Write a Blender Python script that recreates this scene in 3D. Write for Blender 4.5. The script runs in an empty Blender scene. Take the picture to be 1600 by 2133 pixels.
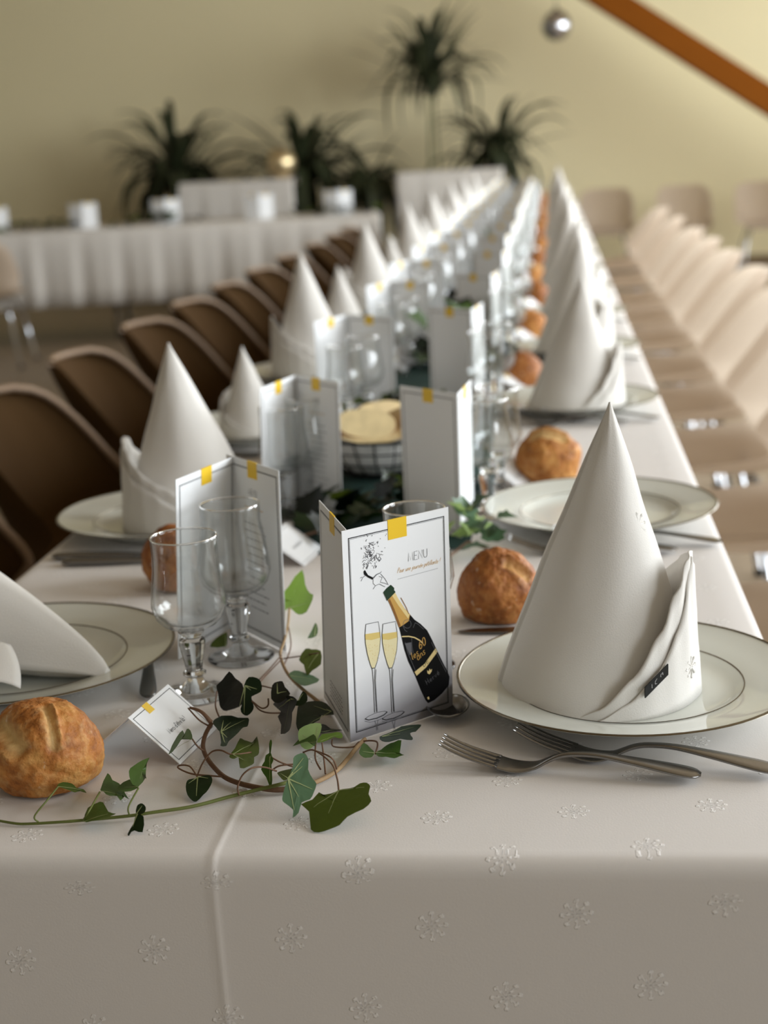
import bpy, math, random
from mathutils import Vector, Matrix, noise
R = math.radians
sc = bpy.context.scene
col = sc.collection
random.seed(7)

# ---------------------------------------------------------------- camera, world, light, exposure
TZ = 0.75                                   # table top height
cd = bpy.data.cameras.new('camera'); cam = bpy.data.objects.new('camera', cd); col.objects.link(cam)
cd.sensor_fit = 'VERTICAL'; cd.sensor_height = 24.0; cd.lens = 24.0 * 3077 / 2133
rt = Vector((0.992985, 0.107566, -0.049085)); up = Vector((0.021419, 0.244630, 0.969380)); fw = Vector((-0.116280, 0.963631, -0.240610))
cam.matrix_world = Matrix(((rt.x, up.x, -fw.x, 0), (rt.y, up.y, -fw.y, 0), (rt.z, up.z, -fw.z, TZ + 0.45307), (0, 0, 0, 1)))
cd.clip_start = 0.05
cd.dof.use_dof = True; cd.dof.focus_distance = 1.09; cd.dof.aperture_fstop = 3.6; cd.dof.aperture_blades = 0
sc.camera = cam
w = bpy.data.worlds.new('World'); sc.world = w; w.use_nodes = True
w.node_tree.nodes['Background'].inputs[0].default_value = (0.75, 0.82, 0.95, 1); w.node_tree.nodes['Background'].inputs[1].default_value = 0.6
sc.view_settings.view_transform = 'Standard'; sc.view_settings.look = 'None'; sc.view_settings.gamma = 1.0
sc.view_settings.exposure = 0.45; sc.view_settings.use_curve_mapping = False
sc.cycles.max_bounces = 10; sc.cycles.transmission_bounces = 10; sc.cycles.transparent_max_bounces = 24
sc.cycles.diffuse_bounces = 4; sc.cycles.glossy_bounces = 4; sc.cycles.sample_clamp_indirect = 6.0; sc.cycles.blur_glossy = 1.0
WIN_X = 3.5                                 # the window wall on the right of the hall
WINDOWS = [(-1.0, 1.8), (1.7, 1.8), (4.4, 1.8), (7.1, 1.8), (9.8, 1.8), (12.2, 1.4)]   # centre along the wall, width
def window_light(y, wdt, power):
    ld = bpy.data.lights.new('window_daylight', 'AREA'); ld.shape = 'RECTANGLE'; ld.size = wdt; ld.size_y = 1.9; ld.energy = power; ld.color = (0.90, 0.96, 1.0)
    o = bpy.data.objects.new('window_daylight', ld); col.objects.link(o)
    o.location = (WIN_X + 0.12, y, 2.1)
    o.rotation_euler = Vector((-1, 0, -0.12)).to_track_quat('-Z', 'Y').to_euler()
for (y, wd), pw in zip(WINDOWS, (58, 105, 138, 150, 138, 38)): window_light(y, wd, pw)

# ---------------------------------------------------------------- materials
def lin(c):
    return tuple(((v / 255) / 12.92 if v / 255 <= 0.04045 else ((v / 255 + 0.055) / 1.055) ** 2.4) for v in c)
M = {}
def mat(name, rgb, rough=0.6, metal=0.0, spec=0.5, noise_amt=0.0, noise_scale=20.0, bump=0.0, bump_scale=300.0, sheen=0.0, trans=0.0, ior=1.45, sss=0.0):
    m = bpy.data.materials.new(name); m.use_nodes = True; nt = m.node_tree; b = nt.nodes['Principled BSDF']
    c = lin(rgb); b.inputs['Base Color'].default_value = (*c, 1); b.inputs['Roughness'].default_value = rough; b.inputs['Metallic'].default_value = metal
    b.inputs['Specular IOR Level'].default_value = spec; b.inputs['IOR'].default_value = ior
    if trans: b.inputs['Transmission Weight'].default_value = trans
    if sheen: b.inputs['Sheen Weight'].default_value = sheen
    tc = None
    if noise_amt or bump:
        tc = nt.nodes.new('ShaderNodeTexCoord')
    if noise_amt:
        n = nt.nodes.new('ShaderNodeTexNoise'); n.inputs['Scale'].default_value = noise_scale; n.inputs['Detail'].default_value = 5
        nt.links.new(tc.outputs['Object'], n.inputs['Vector'])
        mx = nt.nodes.new('ShaderNodeMix'); mx.data_type = 'RGBA'
        mx.inputs[6].default_value = (*[v * (1 - noise_amt) for v in c], 1); mx.inputs[7].default_value = (*[min(1, v * (1 + noise_amt)) for v in c], 1)
        nt.links.new(n.outputs['Fac'], mx.inputs[0]); nt.links.new(mx.outputs[2], b.inputs['Base Color'])
    if bump:
        n = nt.nodes.new('ShaderNodeTexNoise'); n.inputs['Scale'].default_value = bump_scale; n.inputs['Detail'].default_value = 3
        nt.links.new(tc.outputs['Object'], n.inputs['Vector'])
        bp = nt.nodes.new('ShaderNodeBump'); bp.inputs['Strength'].default_value = bump; bp.inputs['Distance'].default_value = 0.001
        nt.links.new(n.outputs['Fac'], bp.inputs['Height']); nt.links.new(bp.outputs['Normal'], b.inputs['Normal'])
    M[name] = m; return m
mat('wall_paint', (225, 212, 172), 0.85, noise_amt=0.03, noise_scale=1.5, bump=0.05, bump_scale=80)
mat('wall_paint_pale', (206, 202, 192), 0.85, noise_amt=0.03, noise_scale=1.5)
mat('floor', (140, 124, 104), 0.45, noise_amt=0.10, noise_scale=2.0)
mat('ceiling', (168, 150, 124), 0.9, noise_amt=0.02, noise_scale=2)
mat('beam_wood', (116, 64, 12), 0.8, spec=0.1, noise_amt=0.15, noise_scale=4, bump=0.2, bump_scale=30)
mat('window_frame', (235, 235, 230), 0.4)
mat('napkin', (222, 218, 212), 0.85, bump=0.25, bump_scale=900, sheen=0.15)
mat('porcelain', (214, 216, 208), 0.06, spec=0.5)
mat('silver_band', (120, 112, 98), 0.25, metal=1.0)
mat('steel', (136, 134, 132), 0.24, metal=1.0)
mat('steel_dark', (70, 66, 62), 0.35, metal=0.6)
mat('card', (238, 239, 240), 0.55)
mat('card_edge', (225, 225, 225), 0.6)
mat('print_black', (8, 8, 10), 0.45, spec=0.2)
mat('print_grey', (96, 96, 100), 0.6)
mat('print_lightgrey', (196, 196, 200), 0.6)
mat('print_yellow', (238, 196, 40), 0.45)
mat('print_gold', (205, 160, 84), 0.4)
mat('print_gold_light', (236, 212, 150), 0.4)
mat('print_gold_dark', (140, 92, 40), 0.4)
mat('print_champagne', (226, 200, 120), 0.5)
mat('print_champagne_pale', (238, 226, 180), 0.5)
mat('print_green', (14, 50, 26), 0.4)
mat('tag_black', (12, 12, 12), 0.5)
mat('bread_basket_wire', (20, 18, 18), 0.4, metal=0.5)
mat('crumb', (226, 204, 156), 0.9, noise_amt=0.3, noise_scale=55, bump=0.4, bump_scale=150)
mat('chair_plastic', (182, 164, 146), 0.5, spec=0.3)
_nt = M['chair_plastic'].node_tree; _tr = _nt.nodes.new('ShaderNodeBsdfTranslucent'); _tr.inputs[0].default_value = (*lin((238, 222, 202)), 1); _ms = _nt.nodes.new('ShaderNodeMixShader'); _ms.inputs[0].default_value = 0.42   # thin moulded plastic lets the window light through
_nt.links.new(_nt.nodes['Principled BSDF'].outputs[0], _ms.inputs[1]); _nt.links.new(_tr.outputs[0], _ms.inputs[2]); _nt.links.new(_ms.outputs[0], _nt.nodes['Material Output'].inputs[0])
mat('chair_shade_brown', (70, 49, 24), 0.75, spec=0.1)  # left row's shade put into the colour; the beige plastic renders too bright there
mat('chair_lit_lip', (140, 116, 94), 0.45, spec=0.4)  # rim light on the far edge of the left shells, painted as a lighter colour
mat('chrome', (190, 192, 196), 0.15, metal=1.0)
mat('rubber', (30, 30, 30), 0.7)
mat('runner', (10, 50, 44), 0.9, bump=0.3, bump_scale=500)
mat('linen_grey', (206, 200, 192), 0.9, bump=0.1, bump_scale=300)
mat('pot', (70, 66, 50), 0.6, noise_amt=0.1)
mat('soil', (40, 30, 22), 0.95, noise_amt=0.3, noise_scale=50)
mat('frond', (44, 50, 28), 0.55, noise_amt=0.25, noise_scale=6)
mat('frond_pale', (120, 120, 84), 0.6)
mat('ball_silver', (200, 200, 205), 0.16, metal=1.0)
mat('ball_gold', (226, 204, 160), 0.3, metal=0.85)
mat('cord', (60, 58, 54), 0.7)
mat('baseboard', (120, 100, 72), 0.6)
mat('stem_green', (96, 104, 46), 0.6, noise_amt=0.15, noise_scale=90)
mat('stem_brown', (112, 82, 60), 0.75, noise_amt=0.25, noise_scale=120, bump=0.5, bump_scale=400)
mat('stem_tan', (160, 132, 96), 0.75, noise_amt=0.25, noise_scale=120, bump=0.5, bump_scale=400)
mat('vein', (150, 160, 110), 0.6)
mat('table_wood', (150, 120, 86), 0.6)
LEAFC = [(20, 40, 12), (66, 92, 34), (72, 86, 24), (150, 174, 110), (78, 106, 76), (96, 124, 40), (9, 18, 8)]
for i, c in enumerate(LEAFC):
    m = mat('ivy_%d' % i, c, 0.45 if i in (0, 6) else 0.5, spec=0.28 if i in (0, 6) else 0.4, noise_amt=0.22, noise_scale=60, bump=0.15, bump_scale=250)
    if i in (1, 2, 3, 5):
        nt = m.node_tree; b = nt.nodes['Principled BSDF']; out = nt.nodes['Material Output']
        tr = nt.nodes.new('ShaderNodeBsdfTranslucent'); tr.inputs[0].default_value = (*[min(1, v * 1.5) for v in lin(c)], 1)
        ms = nt.nodes.new('ShaderNodeMixShader'); ms.inputs[0].default_value = 0.3
        nt.links.new(b.outputs[0], ms.inputs[1]); nt.links.new(tr.outputs[0], ms.inputs[2]); nt.links.new(ms.outputs[0], out.inputs[0])
def glass_mat():
    m = bpy.data.materials.new('clear_glass'); m.use_nodes = True; b = m.node_tree.nodes['Principled BSDF']
    b.inputs['Base Color'].default_value = (0.985, 0.99, 0.985, 1); b.inputs['Roughness'].default_value = 0.0
    b.inputs['Transmission Weight'].default_value = 1.0; b.inputs['IOR'].default_value = 1.48
    M['glass'] = m
    t = bpy.data.materials.new('thin_glass'); t.use_nodes = True; nt = t.node_tree; out = nt.nodes['Material Output']; nt.nodes.remove(nt.nodes['Principled BSDF'])
    tr = nt.nodes.new('ShaderNodeBsdfTransparent'); tr.inputs[0].default_value = (0.975, 0.982, 0.98, 1); gl_ = nt.nodes.new('ShaderNodeBsdfGlossy'); gl_.inputs['Roughness'].default_value = 0.02
    lz = nt.nodes.new('ShaderNodeLayerWeight'); lz.inputs['Blend'].default_value = 0.5; pw = nt.nodes.new('ShaderNodeMath'); pw.operation = 'POWER'; pw.inputs[1].default_value = 4.0; nt.links.new(lz.outputs['Facing'], pw.inputs[0]); lw = nt.nodes.new('ShaderNodeMath'); lw.operation = 'MULTIPLY_ADD'; nt.links.new(pw.outputs[0], lw.inputs[0]); lw.inputs[1].default_value = 0.8; lw.inputs[2].default_value = 0.075; ab = nt.nodes.new('ShaderNodeMix'); ab.data_type = 'RGBA'; ab.inputs[6].default_value = (0.985, 0.99, 0.988, 1); ab.inputs[7].default_value = (0.62, 0.64, 0.63, 1); p2 = nt.nodes.new('ShaderNodeMath'); p2.operation = 'POWER'; p2.inputs[1].default_value = 4.0; nt.links.new(lz.outputs['Facing'], p2.inputs[0]); nt.links.new(p2.outputs[0], ab.inputs[0]); nt.links.new(ab.outputs[2], tr.inputs[0]); ms = nt.nodes.new('ShaderNodeMixShader')
    nt.links.new(lw.outputs[0], ms.inputs[0]); nt.links.new(tr.outputs[0], ms.inputs[1]); nt.links.new(gl_.outputs[0], ms.inputs[2]); nt.links.new(ms.outputs[0], out.inputs[0]); M['thin_glass'] = t
glass_mat()
def bread_mat(name, dark, midc, gold, pale):
    m = bpy.data.materials.new(name); m.use_nodes = True; nt = m.node_tree; b = nt.nodes['Principled BSDF']; L = nt.links.new
    tc = nt.nodes.new('ShaderNodeTexCoord')
    n1 = nt.nodes.new('ShaderNodeTexNoise'); n1.inputs['Scale'].default_value = 45; n1.inputs['Detail'].default_value = 6; n1.inputs['Roughness'].default_value = 0.65
    L(tc.outputs['Object'], n1.inputs['Vector'])
    cr = nt.nodes.new('ShaderNodeValToRGB'); e = cr.color_ramp.elements
    e[0].position = 0.30; e[0].color = (*lin(dark), 1); e[1].position = 0.72; e[1].color = (*lin(gold), 1)
    x = e.new(0.5); x.color = (*lin(midc), 1)
    L(n1.outputs['Fac'], cr.inputs['Fac'])
    at = nt.nodes.new('ShaderNodeAttribute'); at.attribute_name = 'pale'
    n2 = nt.nodes.new('ShaderNodeTexNoise'); n2.inputs['Scale'].default_value = 160; n2.inputs['Detail'].default_value = 3
    L(tc.outputs['Object'], n2.inputs['Vector'])
    mu = nt.nodes.new('ShaderNodeMath'); mu.operation = 'MULTIPLY_ADD'; L(n2.outputs['Fac'], mu.inputs[0]); mu.inputs[1].default_value = 0.9; mu.inputs[2].default_value = -0.45
    ad = nt.nodes.new('ShaderNodeMath'); ad.operation = 'ADD'; ad.use_clamp = True; L(at.outputs['Fac'], ad.inputs[0]); L(mu.outputs[0], ad.inputs[1])
    mx = nt.nodes.new('ShaderNodeMix'); mx.data_type = 'RGBA'; L(ad.outputs[0], mx.inputs[0]); L(cr.outputs[0], mx.inputs[6]); mx.inputs[7].default_value = (*lin(pale), 1)
    n3 = nt.nodes.new('ShaderNodeTexNoise'); n3.inputs['Scale'].default_value = 70; n3.inputs['Detail'].default_value = 4; L(tc.outputs['Object'], n3.inputs['Vector'])
    fl = nt.nodes.new('ShaderNodeMapRange'); fl.inputs[1].default_value = 0.66; fl.inputs[2].default_value = 0.74; fl.inputs[4].default_value = 0.75; L(n3.outputs['Fac'], fl.inputs[0])
    m2 = nt.nodes.new('ShaderNodeMix'); m2.data_type = 'RGBA'; L(fl.outputs[0], m2.inputs[0]); L(mx.outputs[2], m2.inputs[6]); m2.inputs[7].default_value = (*lin((236, 220, 196)), 1)
    L(m2.outputs[2], b.inputs['Base Color']); b.inputs['Roughness'].default_value = 0.6; b.inputs['Specular IOR Level'].default_value = 0.35
    bp = nt.nodes.new('ShaderNodeBump'); bp.inputs['Strength'].default_value = 0.9; bp.inputs['Distance'].default_value = 0.0022
    L(n2.outputs['Fac'], bp.inputs['Height']); L(bp.outputs[0], b.inputs['Normal'])
    M[name] = m
bread_mat('crust', (116, 62, 22), (178, 112, 50), (214, 160, 90), (232, 200, 140))
bread_mat('crust_dark', (98, 52, 20), (150, 88, 38), (190, 128, 66), (206, 160, 100))
def cloth_mat():
    m = bpy.data.materials.new('damask_cloth'); m.use_nodes = True; nt = m.node_tree; b = nt.nodes['Principled BSDF']; L = nt.links.new
    def math_(op, a, bb=None, c=None, clamp=False):
        n = nt.nodes.new('ShaderNodeMath'); n.operation = op; n.use_clamp = clamp
        for i, v in enumerate((a, bb, c)):
            if v is None: continue
            if isinstance(v, (int, float)): n.inputs[i].default_value = v
            else: L(v, n.inputs[i])
        return n.outputs[0]
    uv = nt.nodes.new('ShaderNodeUVMap'); uv.uv_map = 'cloth'
    sp = nt.nodes.new('ShaderNodeSeparateXYZ'); L(uv.outputs[0], sp.inputs[0]); X, S = sp.outputs[0], sp.outputs[1]
    px = math_('DIVIDE', math_('SUBTRACT', X, 0.007), 0.0945)
    py = math_('DIVIDE', math_('SUBTRACT', math_('SUBTRACT', S, math_('MULTIPLY', X, 0.105)), 0.9473), 0.112)
    def cell(off):
        fx = math_('SUBTRACT', math_('FRACT', math_('ADD', px, off)), 0.5); fy = math_('SUBTRACT', math_('FRACT', math_('ADD', py, off)), 0.5)
        dx = math_('MULTIPLY', fx, 0.0945); dy = math_('MULTIPLY', fy, 0.112)
        r = math_('SQRT', math_('ADD', math_('MULTIPLY', dx, dx), math_('MULTIPLY', dy, dy)))
        th = math_('ARCTAN2', dy, dx)
        petals = math_('COSINE', math_('MULTIPLY', th, 8.0))
        rings = math_('SINE', math_('MULTIPLY', r, 1500.0))
        twig = math_('COSINE', math_('ADD', math_('MULTIPLY', th, 24.0), math_('MULTIPLY', r, 900.0)))
        v = math_('ADD', math_('ADD', petals, math_('MULTIPLY', rings, 0.55)), math_('MULTIPLY', twig, 0.5))
        rad = math_('ADD', 0.0098, math_('MULTIPLY', math_('COSINE', math_('MULTIPLY', th, 8.0)), 0.0016))
        inside = math_('MULTIPLY', math_('SUBTRACT', rad, r), 2000.0, clamp=True)
        mk = math_('MULTIPLY', math_('MULTIPLY', math_('ADD', v, -0.15), 2.0, clamp=True), inside)
        return mk
    mk = math_('MAXIMUM', cell(0.5), cell(0.0))
    tc = nt.nodes.new('ShaderNodeTexCoord')
    n = nt.nodes.new('ShaderNodeTexNoise'); n.inputs['Scale'].default_value = 700; n.inputs['Detail'].default_value = 2; L(tc.outputs['Object'], n.inputs['Vector'])
    n2 = nt.nodes.new('ShaderNodeTexNoise'); n2.inputs['Scale'].default_value = 520; n2.inputs['Detail'].default_value = 2; L(tc.outputs['Object'], n2.inputs['Vector'])
    c0 = lin((221, 215, 210)); c1 = lin((246, 242, 238))
    mx = nt.nodes.new('ShaderNodeMix'); mx.data_type = 'RGBA'; L(math_('MULTIPLY', mk, 0.7), mx.inputs[0]); mx.inputs[6].default_value = (*c0, 1); mx.inputs[7].default_value = (*c1, 1)
    L(mx.outputs[2], b.inputs['Base Color'])
    h = math_('ADD', math_('MULTIPLY', mk, math_('ADD', 0.4, math_('MULTIPLY', n2.outputs['Fac'], 0.9))), math_('MULTIPLY', n.outputs['Fac'], 0.10))
    bp = nt.nodes.new('ShaderNodeBump'); bp.inputs['Strength'].default_value = 0.75; bp.inputs['Distance'].default_value = 0.0011
    L(h, bp.inputs['Height']); L(bp.outputs[0], b.inputs['Normal'])
    b.inputs['Roughness'].default_value = 0.75; b.inputs['Sheen Weight'].default_value = 0.1; b.inputs['Specular IOR Level'].default_value = 0.3
    M['cloth'] = m
cloth_mat()
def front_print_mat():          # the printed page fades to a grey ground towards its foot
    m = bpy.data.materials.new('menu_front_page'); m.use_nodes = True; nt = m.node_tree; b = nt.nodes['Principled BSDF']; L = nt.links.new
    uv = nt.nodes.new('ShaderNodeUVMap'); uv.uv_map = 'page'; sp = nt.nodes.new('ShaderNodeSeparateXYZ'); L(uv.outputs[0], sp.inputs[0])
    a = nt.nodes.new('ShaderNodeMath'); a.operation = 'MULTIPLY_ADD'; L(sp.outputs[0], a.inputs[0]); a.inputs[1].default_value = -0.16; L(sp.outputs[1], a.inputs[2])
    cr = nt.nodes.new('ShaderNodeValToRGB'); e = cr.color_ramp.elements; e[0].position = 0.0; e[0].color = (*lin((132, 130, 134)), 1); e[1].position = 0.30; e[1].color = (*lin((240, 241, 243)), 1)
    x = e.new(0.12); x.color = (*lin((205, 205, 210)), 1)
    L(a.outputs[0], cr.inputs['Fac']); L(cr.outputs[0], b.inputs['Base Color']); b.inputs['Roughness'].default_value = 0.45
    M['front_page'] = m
front_print_mat()

# ---------------------------------------------------------------- helpers
class MB:
    def __init__(s): s.v = []; s.f = []; s.m = []; s.cur = 0; s.uv = {}
    def quad_grid(s, pts, closed_u=False, closed_v=False):
        b = len(s.v); nu = len(pts); nv = len(pts[0])
        for row in pts: s.v += [tuple(p) for p in row]
        for i in range(nu - (0 if closed_u else 1)):
            for j in range(nv - (0 if closed_v else 1)):
                i2 = (i + 1) % nu; j2 = (j + 1) % nv
                s.f.append((b + i * nv + j, b + i2 * nv + j, b + i2 * nv + j2, b + i * nv + j2)); s.m.append(s.cur)
        return b
    def poly(s, pts):
        b = len(s.v); s.v += [tuple(p) for p in pts]; s.f.append(tuple(range(b, b + len(pts)))); s.m.append(s.cur)
    def lathe(s, prof, n=32, c=(0, 0, 0), cap=False):
        pts = [[(c[0] + r * math.cos(2 * math.pi * k / n), c[1] + r * math.sin(2 * math.pi * k / n), c[2] + z) for k in range(n)] for r, z in prof]
        b = s.quad_grid(pts, closed_v=True)
        for i in range(len(s.f) - (len(prof) - 1) * n, len(s.f)): s.f[i] = tuple(reversed(s.f[i]))
        if cap:
            s.f.append(tuple(b + k for k in reversed(range(n)))); s.m.append(s.cur)
            e = b + (len(prof) - 1) * n; s.f.append(tuple(e + k for k in range(n))); s.m.append(s.cur)
    def tube(s, pts, r, n=8, r1=None, cap=True, flat=1.0):
        pts = [Vector(p) for p in pts]; rows = []; N = len(pts)
        prev = None
        for i, p in enumerate(pts):
            t = (pts[min(i + 1, N - 1)] - pts[max(i - 1, 0)]).normalized()
            if prev is None:
                a = Vector((0, 0, 1)) if abs(t.z) < 0.9 else Vector((1, 0, 0)); x = t.cross(a).normalized()
            else: x = (prev - t * prev.dot(t)).normalized()
            prev = x; y = t.cross(x); k = i / max(1, N - 1)
            rr = r(k) if callable(r) else (r if r1 is None else r + (r1 - r) * k)
            rows.append([p + (x * math.cos(2 * math.pi * j / n) + y * math.sin(2 * math.pi * j / n) * flat) * rr for j in range(n)])
        b = s.quad_grid(rows, closed_v=True)
        if cap:
            s.f.append(tuple(b + k for k in reversed(range(n)))); s.m.append(s.cur)
            e = b + (N - 1) * n; s.f.append(tuple(e + k for k in range(n))); s.m.append(s.cur)
    def box(s, lo, hi, bev=0.0, mtx=None):
        x0, y0, z0 = lo; x1, y1, z1 = hi
        if bev <= 0:
            P = [(x0, y0, z0), (x1, y0, z0), (x1, y1, z0), (x0, y1, z0), (x0, y0, z1), (x1, y0, z1), (x1, y1, z1), (x0, y1, z1)]
            F = [(0, 3, 2, 1), (4, 5, 6, 7), (0, 1, 5, 4), (1, 2, 6, 5), (2, 3, 7, 6), (3, 0, 4, 7)]
        else:
            b = bev; P = []; F = []
            for z, i in ((z0, b), (z0 + b, 0), (z1 - b, 0), (z1, b)):
                for q in ((x0 + i + (b if not i else 0), y0 + i), (x1 - i - (b if not i else 0), y0 + i), (x1 - i, y0 + i + (b if not i else 0)), (x1 - i, y1 - i - (b if not i else 0)),
                          (x1 - i - (b if not i else 0), y1 - i), (x0 + i + (b if not i else 0), y1 - i), (x0 + i, y1 - i - (b if not i else 0)), (x0 + i, y0 + i + (b if not i else 0))):
                    P.append((q[0], q[1], z))
            for k in range(3):
                for j in range(8): F.append((k * 8 + j, k * 8 + (j + 1) % 8, k * 8 + 8 + (j + 1) % 8, k * 8 + 8 + j))
            F.append(tuple(reversed(range(8)))); F.append(tuple(range(24, 32)))
        bb = len(s.v)
        if mtx is not None: P = [tuple(mtx @ Vector(p)) for p in P]
        s.v += P
        for f in F: s.f.append(tuple(bb + i for i in f)); s.m.append(s.cur)
    def data(s, name, mats, smooth=True):
        me = bpy.data.meshes.new(name); me.from_pydata(s.v, [], s.f)
        for m in (mats if isinstance(mats, (list, tuple)) else [mats]): me.materials.append(M[m])
        me.polygons.foreach_set('material_index', s.m)
        me.polygons.foreach_set('use_smooth', [smooth] * len(s.f)); me.update(); return me
def link(name, data, parent=None, loc=None, rot=None):
    o = bpy.data.objects.new(name, data); col.objects.link(o)
    if parent is not None: o.parent = parent
    if loc is not None: o.location = loc
    if rot is not None: o.rotation_euler = rot
    return o
def tag(o, label=None, cat=None, group=None, kind=None):
    if label: o['label'] = label
    if cat: o['category'] = cat
    if group: o['group'] = group
    if kind: o['kind'] = kind
    return o
def thing(name, label, cat, loc=(0, 0, 0), rot=(0, 0, 0), group=None):
    return tag(link(name, None, None, loc, rot), label, cat, group)
def clone(root, label, loc, rot=None, group=None, scale=None):
    def rec(o, par):
        c = o.copy(); col.objects.link(c)
        if par is not None: c.parent = par
        for ch in KIDS.get(o.name, []): rec(ch, c)
        return c
    c = rec(root, None); c['label'] = label; c.location = loc
    if rot is not None: c.rotation_euler = rot
    if scale is not None: c.scale = scale
    if group: c['group'] = group
    return c
KIDS = {}
def note(*roots):
    def rec(o):
        KIDS[o.name] = [c for c in bpy.data.objects if c.parent == o]
        for c in KIDS[o.name]: rec(c)
    for r in roots: rec(r)
def struct(name, mb, mats, smooth=False, label=None):
    o = link(name, mb.data(name, mats, smooth)); o['kind'] = 'structure'
    if label: o['label'] = label
    return o
def sm(a, b, x):
    t = max(0.0, min(1.0, (x - a) / (b - a))); return t * t * (3 - 2 * t)
def auto_smooth(me, ang=35):
    try: me.set_sharp_from_angle(angle=R(ang))
    except Exception: pass
    return me
ORD = ['nearest', 'second', 'third', 'fourth', 'fifth', 'sixth', 'seventh', 'eighth', 'ninth', 'tenth', 'eleventh', 'twelfth', 'thirteenth', 'fourteenth', 'fifteenth', 'sixteenth', 'seventeenth', 'eighteenth', 'nineteenth', 'twentieth']

# ---------------------------------------------------------------- the hall
X0, X1, Y0, Y1, ZC = -8.5, WIN_X, -3.5, 13.6, 4.1
b = MB(); b.box((X0 - .2, Y0 - .2, -0.1), (X1 + .2, Y1 + .2, 0)); struct('floor', b, 'floor')
b = MB(); b.box((X0 - .2, Y0 - .2, ZC), (X1 + .2, Y1 + .2, ZC + .1)); struct('ceiling', b, 'ceiling')
b = MB(); b.box((X0 - .2, Y1, 0), (X1 + .2, Y1 + .2, ZC)); struct('wall_back', b, 'wall_paint')
b = MB(); b.box((X0 - .2, Y0, 0), (X0, Y1, ZC)); struct('wall_left', b, 'wall_paint_pale')
b = MB(); b.box((X0 - .2, Y0 - .2, 0), (X1 + .2, Y0, ZC)); struct('wall_front', b, 'wall_paint_pale')
b = MB(); b.box((X1, Y0, 0), (X1 + .2, Y1, 1.1)); b.box((X1, Y0, 3.1), (X1 + .2, Y1, ZC))
ys = [Y0] + [q for (y, wd) in WINDOWS for q in (y - wd / 2, y + wd / 2)] + [Y1]
for i in range(0, len(ys), 2): b.box((X1, ys[i], 1.1), (X1 + .2, ys[i + 1], 3.1))
struct('wall_right', b, 'wall_paint')
for i, (y, wd) in enumerate(WINDOWS):
    b = MB(); t = .05
    for lo, hi in (((X1 + .02, y - wd / 2, 1.05), (X1 + .08, y + wd / 2, 1.05 + t)), ((X1 + .02, y - wd / 2, 2.85 - t), (X1 + .08, y + wd / 2, 2.85)),
                   ((X1 + .02, y - wd / 2, 1.05), (X1 + .08, y - wd / 2 + t, 2.85)), ((X1 + .02, y + wd / 2 - t, 1.05), (X1 + .08, y + wd / 2, 2.85)), ((X1 + .02, y - .03, 1.05), (X1 + .08, y + .03, 2.85))):
        b.box(lo, hi)
    struct('window_%d' % (i + 1), b, 'window_frame')
b = MB(); b.box((X0, Y1 - .015, 0), (X1, Y1, .1)); struct('baseboard_back', b, 'baseboard')
# sloping glulam beam in front of the back wall
b = MB(); p0 = Vector((-3.05, 0, TZ + 3.86)); 
ang = math.atan2(-.672, 1.0); mt = Matrix.Translation((1.2, 12.36, TZ + 1.0)) @ Matrix.Rotation(-ang, 4, 'Y')
b.box((-3.4, -.10, -.1), (3.6, .10, .105), 0.006, mt); struct('trim_1', b, 'beam_wood', label='orange brown wooden beam sloping down across the pale yellow back wall')

# ---------------------------------------------------------------- long table and its cloth
XL, XR, YF, YB = -0.612, 0.188, 0.872, 11.6
t = thing('banquet_table', 'long row of tables under the white damask cloth', 'table', ((XL + XR) / 2, 6.2, 0))
b = MB(); b.box((-.385, -5.28, .70), (.385, 5.35, .738), .004); link('tabletop', b.data('tabletop', 'table_wood'), t)
lg = MB(); lg.tube([(0, 0, 0), (0, 0, .70)], .016, 10); lgd = lg.data('table_leg', 'chrome')
for k in range(7):
    for sx in (-.33, .33): link('leg', lgd, t, (sx, -5.1 + k * 1.7, 0))
prof = []                                                   # (x, drop) across the table
for z in (.25, .20, .15, .11, .07, .03): prof.append((XL - .001 - z * .03, z))
for a in (0, 30, 60, 90): prof.append((XL + .012 - .012 * math.cos(R(a)), .012 - .012 * math.sin(R(a))))
xs = [XL + .02 + i * (.575 - .02) / 14 for i in range(15)]
xs = [x for x in xs if abs(x + .228) > .012] + [-.240, -.236, -.233, -.231, -.2295, -.228, -.2265, -.225, -.223, -.220, -.214] + [XL + .612 + .012 + i * .0235 for i in range(7)]
for x in sorted(set(round(v, 5) for v in xs)):
    if XL + .012 < x < XR - .012: prof.append((x, 0))
for a in (90, 60, 30, 0): prof.append((XR - .012 + .012 * math.cos(R(a)), .012 - .012 * math.sin(R(a))))
for z in (.03, .07, .11, .15, .20, .25): prof.append((XR + .001 + z * .03, z))
rows = []
for d in (.40, .34, .28, .22, .16, .12, .09, .06, .04, .025): rows.append(('f', d))
for a in (0, 22, 45, 67, 90): rows.append(('r', a))
yy = YF + .012; st = .006
while yy < YB - .02: yy += st; st = min(st * 1.15, .3); rows.append(('t', min(yy, YB - .02)))
rows.append(('t', YB)); 
for d in (.02, .1, .2, .36): rows.append(('b', d))
def crease(x, s):
    d = x + .228 + .004 * math.sin(s * 9); g = math.exp(-(d / .0022) ** 2)
    return (.0008 * g + .0003 * math.exp(-(d / .010) ** 2)) * (.35 + .65 * sm(1.5, .95, s))
pts = []; uvs = []
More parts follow.
